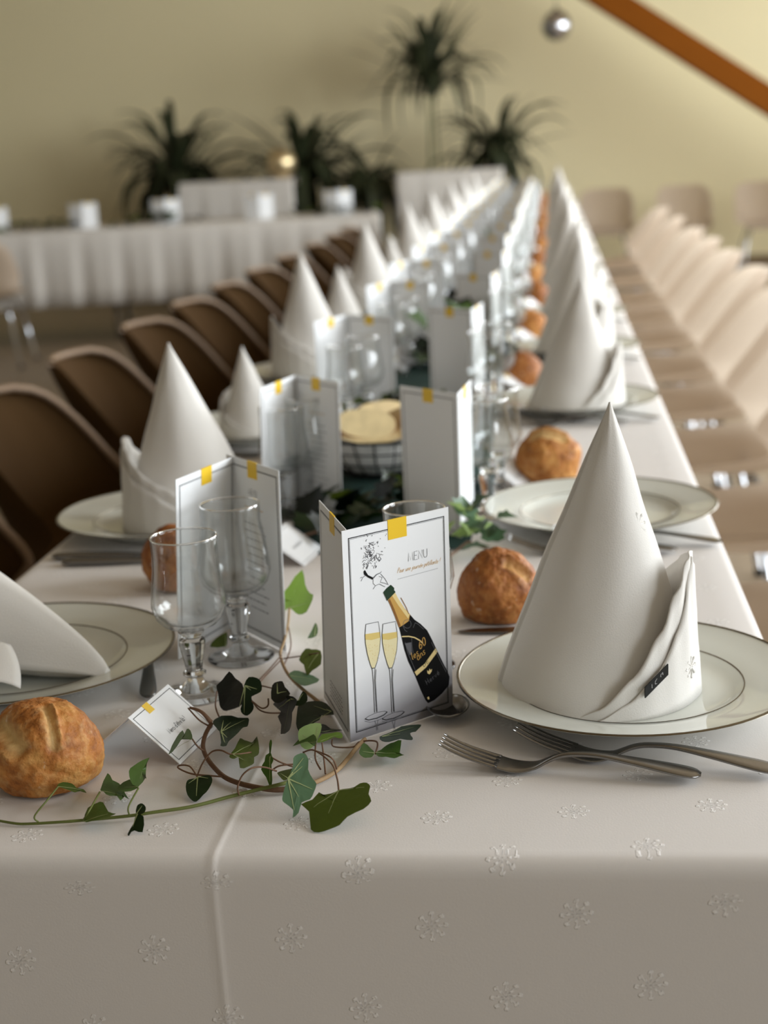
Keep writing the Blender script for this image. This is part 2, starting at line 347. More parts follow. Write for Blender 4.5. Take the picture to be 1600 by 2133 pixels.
for k, v in rows:
    row = []; ur = []
    for x, dr in prof:
        if k == 'f': y = YF + .004 * math.sin(x * 11 + 1) * v; z = max(v, dr); s = YF - v; y -= crease(x, s) * (1 if dr == 0 else 0)
        elif k == 'r': y = YF + .012 - .012 * math.cos(R(v)); z = max(.012 - .012 * math.sin(R(v)), dr); s = YF + .002 + .016 * v / 90; 
        elif k == 't': y = v; z = dr; s = v
        else: y = YB + .004; z = max(v, dr); s = YB + v
        zz = TZ - z
        if dr == 0 and k == 't': zz += crease(x, s)
        if dr == 0 and k == 'r': zz += crease(x, s) * math.sin(R(v)); y -= crease(x, s) * math.cos(R(v))
        row.append((x, y, zz)); ur.append((x - (dr if x < XL + .02 else 0) + (dr if x > XR - .02 else 0), s))
    pts.append(row); uvs.append(ur)
b = MB(); b.quad_grid(pts); me = b.data('tablecloth', 'cloth')
ul = me.uv_layers.new(name='cloth'); flat = [u for r_ in uvs for u in r_]
for lp in me.loops: ul.data[lp.index].uv = flat[lp.vertex_index]
me.flip_normals()
tag(link('tablecloth', me), 'white damask tablecloth with woven snowflake motifs covering the long table', 'tablecloth')
# dark green runner down the middle
b = MB(); rows = []
y = 1.60
while y < 11.2:
    wv = .004 * math.sin(y * 7); rows.append([(-.325 + wv, y + .03, TZ + .0005), (-.322 + wv, y + .03, TZ + .0018), (-.20 + wv, y, TZ + .0026 + .0008 * math.sin(y * 31)), (-.10 + wv, y - .03 + .06, TZ + .0018), (-.097 + wv, y + .03, TZ + .0005)])
    y += .05
b.quad_grid(rows); me = b.data('table_runner', 'runner'); me.flip_normals()
tag(link('table_runner', me), 'dark green fabric runner lying down the middle of the long table', 'table runner')

# ---------------------------------------------------------------- plates
def plate_profile():
    top = [(0.0, .0085), (.060, .0085), (.080, .0092), (.0885, .0112), (.0925, .0142), (.096, .0158), (.110, .0182), (.125, .0210), (.136, .0232), (.1385, .0239)]
    bot = [(.1393, .0236), (.1388, .0226), (.125, .0188), (.105, .0135), (.094, .0095), (.088, .0045), (.083, .0015), (.080, .0), (.077, .0), (.075, .003), (.0, .004)]
    return top + bot
PX = {}
b = MB(); b.lathe(list(reversed(plate_profile())), 72); PX['plate'] = b.data('plate', 'porcelain')
b = MB(); b.lathe([(.1400, .0234), (.1392, .0244), (.1372, .0240), (.1372, .0236)], 72); PX['rim_band'] = b.data('rim_band', 'silver_band')
b = MB(); b.lathe([(.0955, .0158), (.0950, .0160), (.0944, .0156), (.0944, .0150)], 72); PX['inner_line'] = b.data('inner_line', 'silver_band')
plates = []
PR = [(.0538, 1.1625), (.0509, 1.743), (.036, 2.503)] + [(.045 + .006 * math.sin(k * 2.1), 3.16 + .64 * k) for k in range(13)]
PL = [(-.488, 1.232), (-.482, 1.757), (-.500, 2.335), (-.485, 2.945), (-.495, 3.50), (-.49, 4.06)] + [(-.49 + .006 * math.sin(k * 1.7), 4.65 + .6 * k) for k in range(11)]
plate0 = thing('dinner_plate', '', 'plate'); link('plate', PX['plate'], plate0); link('rim_band', PX['rim_band'], plate0)['label'] = 'thin silver line on the rim'; link('inner_line', PX['inner_line'], plate0)['label'] = 'fine silver line round the well'
note(plate0)
first = [True]
def place(root, label, loc, rot=(0, 0, 0), group=None, scale=None, used=set()):
    if root.name not in used:
        used.add(root.name); root['label'] = label; root.location = loc; root.rotation_euler = rot
        if group: root['group'] = group
        if scale: root.scale = scale
        return root
    return clone(root, label, loc, rot, group, scale)
EXTRA_R = {0: 'white dinner plate under the nearest tall napkin cone on the right', 1: 'white dinner plate with nothing on it behind the nearest napkin cone', 2: 'white dinner plate under the second standing cone on the right side'}
EXTRA_L = {0: 'white dinner plate with the fallen napkin behind the near left bread roll', 1: 'white dinner plate under the nearest standing napkin cone on the left'}
for k, (x, y) in enumerate(PR): place(plate0, EXTRA_R.get(k, 'white dinner plate with silver rim, %s place along the right edge of the long table' % ORD[k]), (x, y, TZ + .0005), (0, 0, k * .7), 'dinner plates on the long table')
for k, (x, y) in enumerate(PL): place(plate0, EXTRA_L.get(k, 'white dinner plate with silver rim, %s place along the left edge of the long table' % ORD[k]), (x, y, TZ + .0005), (0, 0, k * .5), 'dinner plates on the long table')

# ---------------------------------------------------------------- napkins folded as cones
CH, CR = .243, .0815
def cone_body(seed=0, shift=(.014, .004)):
    b = MB(); pts = []; N = 96
    for i in range(N + 1):
        th = -math.pi * 2 * i / N + R(-172); row = []
        spiral = .0026 * (1 - i / N)
        for j in range(33):
            t = j / 32; z = CH * t; q = 1 - t
            r = CR * (q ** .96) * (1 + .0) ; r = math.sqrt(max(0, r * r + .00002 * (1 - t))) + spiral * min(1, q * 3 + .15)
            dent = .0022 * math.sin(2 * th + 5 * t + seed) * q + .0014 * noise.noise(Vector((math.cos(th) * 1.6 + seed, math.sin(th) * 1.6, t * 5)))
            r = max(.0008, r + dent * min(1, t * 6 + .3))
            lip = .0012 * math.sin(th * 3 + seed) * (1 - sm(0, .1, t))
            row.append((r * math.cos(th) + shift[0] * t, r * math.sin(th) + shift[1] * t, z + max(0, lip)))
        pts.append(row)
    b.quad_grid(pts, closed_u=True)
    return b
def cuff(hfun, r0, slope, th0, th1, seed, z0=0.0):
    b = MB(); pts = []; N = 90; ths = 0.0011
    for side in (0, 1):
        for i in range(N + 1):
            th = th0 + (th1 - th0) * i / N; h = hfun(th); row = []
            for j in range(9):
                t = j / 8; z = z0 + h * t
                if side: z = z0 + h * (1 - t)
                r = r0 - slope * (z - z0) + .0015 * noise.noise(Vector((th * 2.5, seed, z * 30))) + .0010 * math.sin(th * 24 + seed) * (z / .12)
                if side: r -= ths + .0004
                row.append((r * math.cos(th), r * math.sin(th), z))
            pts.append(row)
    A, B = pts[:N + 1], pts[N + 1:]
    full = [a + bb for a, bb in zip(A, B)]
    b.quad_grid(full, closed_v=True)
    return b
def interp(tab):
    def f(th):
        d = math.degrees(th)
        for (a, va), (c, vc) in zip(tab, tab[1:]):
            if a <= d <= c: k = (d - a) / (c - a); k = k * k * (3 - 2 * k) * .5 + k * .5; return va + (vc - va) * k
        return tab[0][1] if d < tab[0][0] else tab[-1][1]
    return f
H_in = interp([(-104, .002), (-90, .010), (-71, .034), (-53, .066), (-37, .096), (-22, .117), (-10, .121), (10, .112), (60, .07), (110, .03), (150, .002)])
H_out = interp([(-90, .002), (-75, .014), (-56, .036), (-40, .064), (-28, .087), (-20, .110), (-13, .118), (0, .105), (40, .07), (90, .03), (130, .002)])
NK = {'cone': cone_body().data('napkin_cone', 'napkin'), 'in': cuff(H_in, CR + .0010, .045, R(-104), R(150), 3).data('cuff', 'napkin'), 'out': cuff(H_out, CR + .0038, .055, R(-90), R(130), 8).data('cuff', 'napkin')}
napkin0 = thing('napkin_cone', '', 'napkin')
link('wrapped_cone', NK['cone'], napkin0); link('cuff', NK['in'], napkin0); link('cuff', NK['out'], napkin0)
note(napkin0); PZ = TZ + .0095
def napkin(label, x, y, rz, s=(1, 1, 1)): return place(napkin0, label, (x, y, PZ), (0, 0, rz), 'napkins folded into cones', s)
first_cone = napkin('tall white napkin cone with a black tag tucked in its cuff', .0295, 1.168, 0, (1, 1, .975))
b = MB(); q = []
for th, z in ((-66, .0235), (-51, .0385)):
    for dz in (-.0045, .0045):
        r = CR + .0052 - .05 * z; q.append((r * math.cos(R(th)), r * math.sin(R(th)), z + dz))
nrm = Vector((math.cos(R(-58)), math.sin(R(-58)), 0)) * .0012
P = [Vector(v) for v in q]; b.v += [tuple(v) for v in P] + [tuple(v + nrm) for v in P]
for f in ((0, 1, 3, 2), (4, 6, 7, 5), (0, 2, 6, 4), (1, 5, 7, 3), (0, 4, 5, 1), (2, 3, 7, 6)): b.f.append(f); b.m.append(0)
def motif(th0, z0, rad, cone=True):
    b = MB(); R0 = lambda z_: (CR * (1 - z_ / CH) ** .96 + .0014) if cone else CR + .0040 - .055 * z_
    def P_(u, v):
        z_ = z0 + v; r_ = R0(z_); th = R(th0) + u / max(r_, .01); t_ = z_ / CH; return Vector((r_ * math.cos(th) + (.014 * t_ if cone else 0), r_ * math.sin(th) + (.004 * t_ if cone else 0), z_))
    for k in range(8):
        a = math.pi * k / 4
        for s_, e_, off_, w_ in ((.2, .95, 0, .0005), (.45, .85, .28, .0005), (.45, .85, -.28, .0005), (.3, .5, .5, .0004)):
            pts_ = [P_(rad * q * math.cos(a + off_ * (q - s_)), rad * q * math.sin(a + off_ * (q - s_))) for q in (s_, (s_ + e_) / 2, e_)]
            b.tube(pts_, w_, 5)
    return b
link('woven_motif', motif(-42, .146, .0105).data('woven_motif', 'napkin'), first_cone); link('woven_motif', motif(-28, .030, .010, False).data('woven_motif', 'napkin'), first_cone)
tg = link('fabric_tag', b.data('fabric_tag', 'tag_black', False), first_cone); tg['label'] = 'small black woven tag'
b = MB(); A, Bv, C_ = P[0] + nrm * 1.1, P[2] + nrm * 1.1, P[1] + nrm * 1.1; ex = Bv - A; ey = C_ - A
def tagpt(u, v): return A + ex * u + ey * v
for L in ([(.28, .35), (.28, .7)], [(.5, .3), (.42, .4), (.42, .65), (.5, .75)], [(.66, .55), (.66, .75), (.75, .75), (.75, .55)]):
    b.tube([tagpt(u, v) for u, v in L], .0003, 5)
link('lettering', b.data('lettering', 'print_lightgrey'), tg)
for k, (x, y) in enumerate(PR):
    if k >= 2: napkin('white napkin cone, %s standing cone from the camera on the right side' % ORD[k - 1], x, y, R(8) if k == 2 else R(-8 + 11 * math.sin(k * 3)), (.98, .98, .89) if k == 2 else (1, 1, 1))
for k, (x, y) in enumerate(PL):
    if k == 1: napkin('white napkin cone with open cuff on its left, behind the wine glasses', x + .034, y - .012, R(196), (1.04, 1.04, .93))
    elif k == 2: napkin('short crumpled white napkin on the third plate on the left', x + .01, y, R(150), (.64, .64, .58))
    elif k >= 3:
        tall = k % 2 == 1
        napkin('%s white napkin cone on the %s plate along the left side' % ('tall' if tall else 'low', ORD[k]), x, y, R(185 + 25 * math.sin(k * 5)), (1, 1, 1.02) if tall else (.75, .75, .72))
# the fallen napkin on the near left plate
def fallen():
    b = MB(); ax = Vector((-.394, 1.187, TZ + .012)); bx = Vector((-.535, 1.232, TZ + .014)); d = bx - ax; s = Vector((-d.y, d.x, 0)).normalized(); s = -s if s.y > 0 else s
    rows = []; N = 26                                       # s points to the camera side
    for i in range(N + 1):
        t = i / N; c = ax + d * t; h = .010 + .094 * t ** .75; wd = .006 + .062 * t ** .85
        sec = [(1.00, .26 - .10 * t, 0), (.92, .34 - .10 * t, 0), (.70, .55, 0), (.42, .80, 0), (.12, .97, 0), (-.05, 1.0, 0), (-.25, .93, 0), (-.55, .66, 0), (-.8, .36, 0), (-1.0, .02, 0), (-.5, .01, 0), (.45, .01, 0), (.62, .10, 0), (.86, .22 - .08 * t, 0)]
        row = []
        for u, v, _ in sec:
            wob = .003 * noise.noise(Vector((t * 4, u * 2, v * 3)))
            row.append(c + s * (wd * u) + Vector((0, 0, max(.0, h * v + wob * t))))
        rows.append(row)
    b.quad_grid(rows, closed_v=True); b.poly(list(reversed(rows[0])))
    return b, ax, d, s
fb, ax, dd, ss = fallen()
fn = thing('napkin_cone', 'fallen white napkin lying crumpled on its side on the near left plate', 'napkin', (-.47, 1.21, PZ), group='napkins folded into cones'); off = Vector((-.47, 1.21, PZ))
fb.v = [tuple(Vector(v) - off) for v in fb.v]; link('wrapped_cone', fb.data('fallen_cone', 'napkin'), fn)
def sheet(p0, p1, p2, w0, w1, n=14, bulge=.01):
    rows = []
    for i in range(n + 1):
        t = i / n; a = Vector(p0).lerp(p1, t); c = Vector(p1).lerp(p2, t); p = a.lerp(c, t); row = []
        for j in range(9):
            u = j / 8 - .5; row.append(p + Vector(w0).lerp(w1, t) * u + Vector((0, 0, bulge * (1 - 4 * u * u))))
        rows.append(row)
    m = MB(); m.quad_grid(rows); m.v = [tuple(Vector(v) - off) for v in m.v]; return m
z = TZ
for args in (((-.492, 1.150, z + .048), (-.476, 1.130, z + .040), (-.474, 1.112, z + .0275), (.05, .012, .012), (.05, .02, .0), 16, .010),
             ((-.500, 1.140, z + .034), (-.486, 1.112, z + .032), (-.510, 1.085, z + .0285), (.03, .03, .0), (.07, .035, .0), 16, .003)):
    m = sheet(*args); o = link('cuff', m.data('cuff', 'napkin'), fn); so = o.modifiers.new('thick', 'SOLIDIFY'); so.thickness = .0014; so.offset = 0

# ---------------------------------------------------------------- glasses
def glass_mesh(name, H, rr, rb):
    k = H / .14
    out = [(0, 0), (.030, 0), (.0308, .0009), (.0302, .0020), (.022, .0045), (.012, .0075), (.0078, .0110), (.0068, .0150), (.0100, .0175), (.0102, .0192), (.0072, .0212), (.0074, .0240), (.0092, .0330), (.0116, .0455), (.0112, .0490), (.0084, .0510), (.0090, .0535), (.0115, .0565), (.0135, .0590),
           (rb * .72, .0635), (rb * .90, .0700), (rb, .0800), (rb * .985, .0880), (rb * .94, .0990), (rb * .885, .1120), (rr * .985, .1250), (rr, .1380), (rr - .0004, .1396)]
    inn = [(rr - .0012, .1396), (rr - .0016, .1380), (rr * .985 - .0015, .1250), (rb * .885 - .0015, .1120), (rb * .94 - .0015, .0990), (rb * .985 - .0016, .0880), (rb - .0018, .0800), (rb * .88 - .0015, .0715), (rb * .66, .0662), (rb * .3, .0642), (0, .0638)]
    cut = 18
    low = [(r, z_ * k) for r, z_ in out[:cut]]; low += [(0, low[-1][1])]
    b = MB(); b.lathe(low[:8] + [(0, low[7][1])], 48); foot = b.data('foot', 'glass')
    b = MB(); b.lathe([(0, low[8][1] - .0004)] + low[8:], 12); stem_ = auto_smooth(b.data('stem', 'glass'), 28)
    b = MB(); b.lathe([(0, out[17][1] * k + .0003)] + [(r, z_ * k) for r, z_ in out[18:] + inn], 56); bowl = b.data('bowl', 'thin_glass')
    b = MB(); b.tube([((rr - .0006) * math.cos(2 * math.pi * q / 56), (rr - .0006) * math.sin(2 * math.pi * q / 56), H - .0003) for q in range(57)], .0008, 8, cap=False)
    return (bowl, stem_, foot, b.data('rim', 'glass'))
gA = glass_mesh('wine_glass', .141, .0285, .0322); gB = glass_mesh('water_glass', .146, .0272, .0330)
def glasses(label, x, y, me, group='stemmed glasses on the long table'):
    t = thing('wine_glass', label, 'glass', (x, y, TZ + .0006), (0, 0, random.random() * 3), group)
    for n_, d_ in zip(('bowl', 'stem', 'foot', 'rim'), me): link(n_, d_, t)
    return t
gl = [(-.314, 1.179, gA, 'nearest stemmed wine glass, standing by the near left plate'), (-.293, 1.270, gB, 'second stemmed glass, just in front of the open menu card on the left'),
      (-.1235, 1.240, gB, 'stemmed glass half hidden behind the menu card with the champagne bottle'),
      (-.341, 1.804, gA, 'stemmed glass in front of the second open menu on the left, left of a pair'), (-.316, 1.842, gB, 'stemmed glass in front of the second open menu on the left, right of a pair'),
      (-.084, 1.790, gB, 'stemmed glass right behind the bright edge of the second menu on the right'), (-.075, 1.895, gA, 'stemmed glass beside the bread roll of the second place on the right')]
for x, y, me, lb in gl: glasses(lb, x, y, me)
for k, (x, y) in enumerate(PR):
    if k >= 2:
        glasses('stemmed glass, nearer of the pair at the %s place on the right side' % ORD[k], x - .150, y - .03, gA); glasses('stemmed glass, farther of the pair at the %s place on the right side' % ORD[k], x - .135, y + .055, gB)
for k, (x, y) in enumerate(PL):
    if k >= 2:
        glasses('stemmed glass, nearer of the pair at the %s place on the left side' % ORD[k], x + .165, y + .02, gA); glasses('stemmed glass, farther of the pair at the %s place on the left side' % ORD[k], x + .185, y + .10, gB)

# ---------------------------------------------------------------- cutlery
def strip(b, secs, n=10, dish=0.0):
    rows = []
    for i, (x, z, hw, th) in enumerate(secs):
        a = secs[max(i - 1, 0)]; c = secs[min(i + 1, len(secs) - 1)]; tx, tz = c[0] - a[0], c[1] - a[1]; l = math.hypot(tx, tz) or 1; nx, nz = -tz / l, tx / l
        row = []
        for k in range(n):
            an = 2 * math.pi * k / n; cy = math.cos(an); cz = math.sin(an); cy = math.copysign(abs(cy) ** .7, cy); cz = math.copysign(abs(cz) ** .8, cz)
            o = cz * th; row.append((x + nx * o, hw * cy, z + nz * o))
        rows.append(row)
    s = len(b.v); b.quad_grid(rows, closed_v=True); b.f.append(tuple(s + k for k in reversed(range(n)))); b.m.append(b.cur)
    e = s + (len(rows) - 1) * n; b.f.append(tuple(e + k for k in range(n))); b.m.append(b.cur)
def spline(keys, n):
    xs_ = [k[0] for k in keys]; out = []
    for i in range(n + 1):
        x = xs_[0] + (xs_[-1] - xs_[0]) * i / n; j = 0
        while j < len(xs_) - 2 and x > xs_[j + 1]: j += 1
        p0, p1, p2, p3 = keys[max(j - 1, 0)], keys[j], keys[j + 1], keys[min(j + 2, len(keys) - 1)]; t = (x - xs_[j]) / (xs_[j + 1] - xs_[j]); r = [x]
        for c in range(1, len(keys[0])):
            m1 = (p2[c] - p0[c]) / max(1e-9, p2[0] - p0[0]) * (p2[0] - p1[0]); m2 = (p3[c] - p1[c]) / max(1e-9, p3[0] - p1[0]) * (p2[0] - p1[0])
            r.append((2 * t ** 3 - 3 * t * t + 1) * p1[c] + (t ** 3 - 2 * t * t + t) * m1 + (-2 * t ** 3 + 3 * t * t) * p2[c] + (t ** 3 - t * t) * m2)
        out.append(tuple(r))
    return out
fk = [(.040, .0058, .0118, .0009), (.050, .0030, .0120, .0010), (.060, .0022, .0112, .0011), (.070, .0042, .0075, .0013), (.078, .0084, .0046, .0015), (.086, .0122, .0034, .0017), (.096, .0145, .0031, .0017), (.115, .0150, .0038, .0016), (.140, .0120, .0064, .0016), (.165, .0082, .0092, .0016), (.178, .0062, .0096, .0015), (.184, .0054, .0078, .0013), (.1875, .0050, .0028, .0010)]
b = MB(); strip(b, spline(fk, 44)); fkh = b.data('fork_handle', 'steel')
fork0 = thing('fork', '', 'fork'); link('handle', fkh, fork0)
for k in range(4):
    yo = (k - 1.5) * .0062; b = MB(); cz = spline([(.0, .0205, .0010, .0006), (.010, .0155, .0016, .0008), (.022, .0108, .0019, .0009), (.034, .0074, .0021, .0009), (.043, .0050, .0023, .0009)], 12)
    strip(b, cz, 8); b.v = [(x, yv + yo, z_) for x, yv, z_ in b.v]; link('tine', b.data('tine', 'steel'), fork0)
note(fork0)
def fork(label, tip, end, dz=0.0, pitch=0.0):
    a = math.atan2(end[1] - tip[1], end[0] - tip[0]); s = math.hypot(end[1] - tip[1], end[0] - tip[0]) / .1875
    return place(fork0, label, (tip[0], tip[1], TZ + .0003 + dz), (0, pitch, a), 'forks', (s, s, s))
fork('steel fork lying in front of the near right plate, nearest of the two', (-.0895, 1.0265), (.0985, .9975))
fork('steel fork half under the rim of the near right plate, farther of the two', (-.034, 1.052), (.155, 1.004))
b = MB(); rows = []
for i in range(17):
    t = i / 16; x = .052 * t; hw = .0165 * math.sqrt(max(0.0, 1 - (2 * t - 1) ** 2)) * (1 + .15 * (t - .5)) + .0008; row = []
    for j in range(13):
        u = j / 6 - 1; dish = .0085 * (1 - u * u) * math.sin(math.pi * t) ** .7; row.append((x, u * hw, .0095 - dish + .001 * (1 - t)))
    rows.append(row)
b.quad_grid(rows); spb = b.data('spoon_bowl', 'steel')
b = MB(); strip(b, spline([(.050, .0102, .0040, .0012), (.060, .0135, .0030, .0015), (.085, .0145, .0032, .0014), (.12, .010, .0052, .0012), (.155, .0045, .0075, .0011), (.164, .0034, .0058, .0010), (.168, .0030, .0020, .0008)], 30)); sph = b.data('spoon_handle', 'steel')
spoon0 = thing('dessert_spoon', '', 'spoon'); o = link('bowl', spb, spoon0); so = o.modifiers.new('thick', 'SOLIDIFY'); so.thickness = .0010; link('handle', sph, spoon0); note(spoon0)
def spoon(label, tip, end):
    a = math.atan2(end[1] - tip[1], end[0] - tip[0]); return place(spoon0, label, (tip[0], tip[1], TZ + .0005), (0, 0, a), 'dessert spoons')
spoon('dark steel spoon with its bowl peeping out between menu card and near right plate', (-.089, 1.098), (-.105, 1.265))
spoon('steel spoon with its handle end beside the near left plate', (-.392, 1.325), (-.352, 1.160))
b = MB(); strip(b, spline([(0, .0016, .0012, .0006), (.012, .0018, .0062, .0007), (.05, .0022, .0088, .0008), (.10, .0028, .0084, .0010), (.115, .0036, .0050, .0020)], 20), 8); knb = b.data('knife_blade', 'steel')
b = MB(); strip(b, spline([(.113, .0036, .0048, .0024), (.14, .0042, .0062, .0032), (.19, .0046, .0082, .0036), (.212, .0046, .0070, .0034), (.217, .0046, .0030, .0020)], 20), 10); knh = b.data('knife_handle', 'steel')
knife0 = thing('table_knife', '', 'knife'); link('blade', knb, knife0); link('handle', knh, knife0); note(knife0)
def knife(label, tip, end):
    a = math.atan2(end[1] - tip[1], end[0] - tip[0]); return place(knife0, label, (tip[0], tip[1], TZ + .0005), (0, 0, a), 'table knives')
knife('steel knife beyond the near right plate, partly behind its napkin cone', (-.096, 1.332), (.118, 1.338))
for k in range(0, 7):
    x, y = PL[k]
    if k >= 1:
        knife('steel knife in front of the %s plate on the left, nearer the camera' % ORD[k], (x + .13, y - .158), (x - .085, y - .168)); knife('steel knife in front of the %s plate on the left, nearer the plate' % ORD[k], (x + .11, y - .135), (x - .12, y - .142))
for k in range(1, 7):
    x, y = PR[k]
    fork('steel fork in front of the %s plate on the right side, nearer the camera' % ORD[k], (x - .105, y - .118 - .02), (x + .08, y - .135 - .01)); fork('steel fork half under the %s plate on the right side' % ORD[k], (x - .055, y - .098), (x + .132, y - .118))

# ---------------------------------------------------------------- menus
PW, PH = .103, .172
def frame_mb(b, u0, v0, u1, v1, w):
    for (a, c, d, e) in ((u0, v0, u1, v0 + w), (u0, v1 - w, u1, v1), (u0, v0 + w, u0 + w, v1 - w), (u1 - w, v0 + w, u1, v1 - w)):
        b.poly([(a, c, 0), (d, c, 0), (d, e, 0), (a, e, 0)])
pan = MB(); pan.box((0, 0, -.00035), (PW, PH, .00035)); pan_d = pan.data('panel', 'card', False)
bor = MB()
for s in (1, -1):
    m = MB(); frame_mb(m, .0055, .0065, PW - .0045, PH - .0065, .0007); frame_mb(m, .0067, .0077, PW - .0057, PH - .0077, .00025)
    k = len(bor.v); bor.v += [(x, y, s * .00050) for x, y, z_ in m.v]; bor.f += [tuple(k + i for i in (f if s > 0 else reversed(f))) for f in m.f]; bor.m += m.m
bor_d = bor.data('printed_border', 'print_black', False)
stk = MB(); stk.box((.043, PH - .0155, -.0007), (.061, PH + .0004, .0007)); stk_d = stk.data('yellow_strip', 'print_yellow', False)
inner = MB()                                               # heading, rule and lines of the inside page, too blurred to read
for s in (1, -1):
    for (u0, u1, v0, v1) in ((.048, .066, .143, .1438), (.036, .073, .1315, .1320)):
        pass
ins_d = None
def panel_matrix(a, c, lean_x=0.0, lean_y=0.0):
    """panel with its foot from a to c (xy), standing up; u runs a to c, v up, normal towards the right-hand side of u"""
    ux = Vector((c[0] - a[0], c[1] - a[1], 0)).normalized(); v = Vector((lean_x, lean_y, 1)).normalized(); v = (v - ux * v.dot(ux)).normalized(); n = ux.cross(v)
    return Matrix(((ux.x, v.x, n.x, a[0]), (ux.y, v.y, n.y, a[1]), (ux.z, v.z, n.z, TZ + .0008), (0, 0, 0, 1)))
def menu(label, K, A, B, lean=0.0, group='printed menu cards', pd=None, ly=0.0):
    """K the fold, A and B where the two panels end"""
    t = thing('menu_card', label, 'menu card', (K[0], K[1], TZ), (0, 0, 0), group); inv = Matrix.Translation((K[0], K[1], TZ)).inverted(); res = []
    for (p, q) in ((A, K), (K, B)):
        l = Vector((q[0] - p[0], q[1] - p[1])).normalized() * PW
        if q is K: p = (q[0] - l.x, q[1] - l.y)
        mm = inv @ panel_matrix(p, q, lean, ly)
        o = link('panel', pd if (pd and q is not K) else pan_d, t); o.matrix_local = mm
        link('printed_border', bor_d, o); s = link('yellow_strip', stk_d, o); res.append(o)
    return t, res
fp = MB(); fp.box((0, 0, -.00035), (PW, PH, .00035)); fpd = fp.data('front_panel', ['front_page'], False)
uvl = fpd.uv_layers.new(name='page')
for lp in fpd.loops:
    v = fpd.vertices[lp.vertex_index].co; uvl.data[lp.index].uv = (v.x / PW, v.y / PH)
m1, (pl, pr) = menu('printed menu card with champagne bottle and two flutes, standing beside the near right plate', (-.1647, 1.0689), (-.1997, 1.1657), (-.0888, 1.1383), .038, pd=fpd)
# ---- the printed front page: everything lies flat on the panel
HM = [0.10119171184097242, -0.0018582785145120388, -32.545214167245945, -0.030726677270066498, -0.09228490101584756, 203.9370469404382, -6.985421508469303e-05, -2.4231527326480217e-05]
def pm(x, y):                                              # artwork sheet -> millimetres on the page
    d = HM[6] * x + HM[7] * y + 1; return ((HM[0] * x + HM[1] * y + HM[2]) / d / 1000, (HM[3] * x + HM[4] * y + HM[5]) / d / 1000)
def art_poly(b, pts, z):
    P_ = [pm(*p) for p in pts]; ar = sum(P_[i][0] * P_[(i + 1) % len(P_)][1] - P_[(i + 1) % len(P_)][0] * P_[i][1] for i in range(len(P_)))
    if ar < 0: P_.reverse()
    b.poly([(x, y, z) for x, y in P_])
def art_line(b, pts, wd, z, raw=False):
    P_ = [Vector(p if raw else pm(*p)) for p in pts]
    rows = []
    for i, p in enumerate(P_):
        d = (P_[min(i + 1, len(P_) - 1)] - P_[max(i - 1, 0)]).normalized(); n = Vector((-d.y, d.x)) * (wd(i / (len(P_) - 1)) if callable(wd) else wd) * .5
        rows.append([(p.x - n.x, p.y - n.y, z), (p.x + n.x, p.y + n.y, z)])
    k = len(b.v)
    for r_ in rows: b.v += r_
    for i in range(len(rows) - 1): b.f.append((k + 2 * i, k + 2 * i + 2, k + 2 * i + 3, k + 2 * i + 1)); b.m.append(b.cur)
def arc(cx, cy, rx, ry, a0, a1, n=9): return [(cx + rx * math.cos(R(a0 + (a1 - a0) * i / n)), cy + ry * math.sin(R(a0 + (a1 - a0) * i / n))) for i in range(n + 1)]
GL = {}
def g(ch, wd, *st): GL[ch] = (wd, st)
o_ = arc(.27, .25, .22, .25, 90, 450, 14)
g('M', .85, [(.05, 0), (.12, 1), (.42, .1), (.72, 1), (.8, 0)]); g('E', .6, [(.55, 1), (.08, 1), (.08, 0), (.55, 0)], [(.08, .52), (.48, .52)]); g('N', .75, [(.08, 0), (.08, 1), (.66, 0), (.66, 1)]); g('U', .72, [(.08, 1), (.08, .3)] + arc(.35, .28, .27, .28, 180, 360, 8) + [(.62, 1)])
g('D', .7, [(.08, 0), (.08, 1)] + arc(.1, .5, .5, .5, 90, -90, 10) + [(.08, 0)]); g('P', .6, [(.1, 0), (.1, 1)] + arc(.2, .76, .34, .24, 90, -90, 8) + [(.1, .52)]); g('H', .72, [(.08, 0), (.08, 1)], [(.62, 0), (.62, 1)], [(.08, .52), (.62, .52)])
g('o', .54, o_); g('a', .58, o_, [(.5, .5), (.48, .1), (.58, 0)]); g('d', .58, o_, [(.5, 1), (.48, .1), (.58, 0)]); g('e', .52, [(.06, .26), (.46, .28)] + arc(.27, .26, .2, .25, 10, 320, 12)); g('é', .52, [(.06, .26), (.46, .28)] + arc(.27, .26, .2, .25, 10, 320, 12), [(.24, .6), (.38, .76)])
g('ê', .52, [(.06, .26), (.46, .28)] + arc(.27, .26, .2, .25, 10, 320, 12), [(.12, .62), (.26, .76), (.4, .62)]); g('à', .58, o_, [(.5, .5), (.48, .1), (.58, 0)], [(.16, .76), (.3, .6)]); g('u', .56, [(.06, .5), (.06, .15)] + arc(.26, .16, .2, .16, 180, 340, 6) + [(.48, .5), (.48, .08), (.56, 0)])
g('r', .4, [(.08, 0), (.08, .5)], [(.08, .3), (.2, .48), (.38, .48)]); g('n', .56, [(.08, 0), (.08, .5)], [(.08, .3)] + arc(.27, .3, .19, .2, 160, 0, 6) + [(.46, .08), (.56, 0)]); g('j', .3, [(.2, .5), (.2, -.2), (.08, -.32), (-.05, -.22)], [(.2, .68), (.22, .72)]); g('t', .4, [(.16, .9), (.16, .1), (.26, 0), (.38, .06)], [(.02, .55), (.36, .55)])
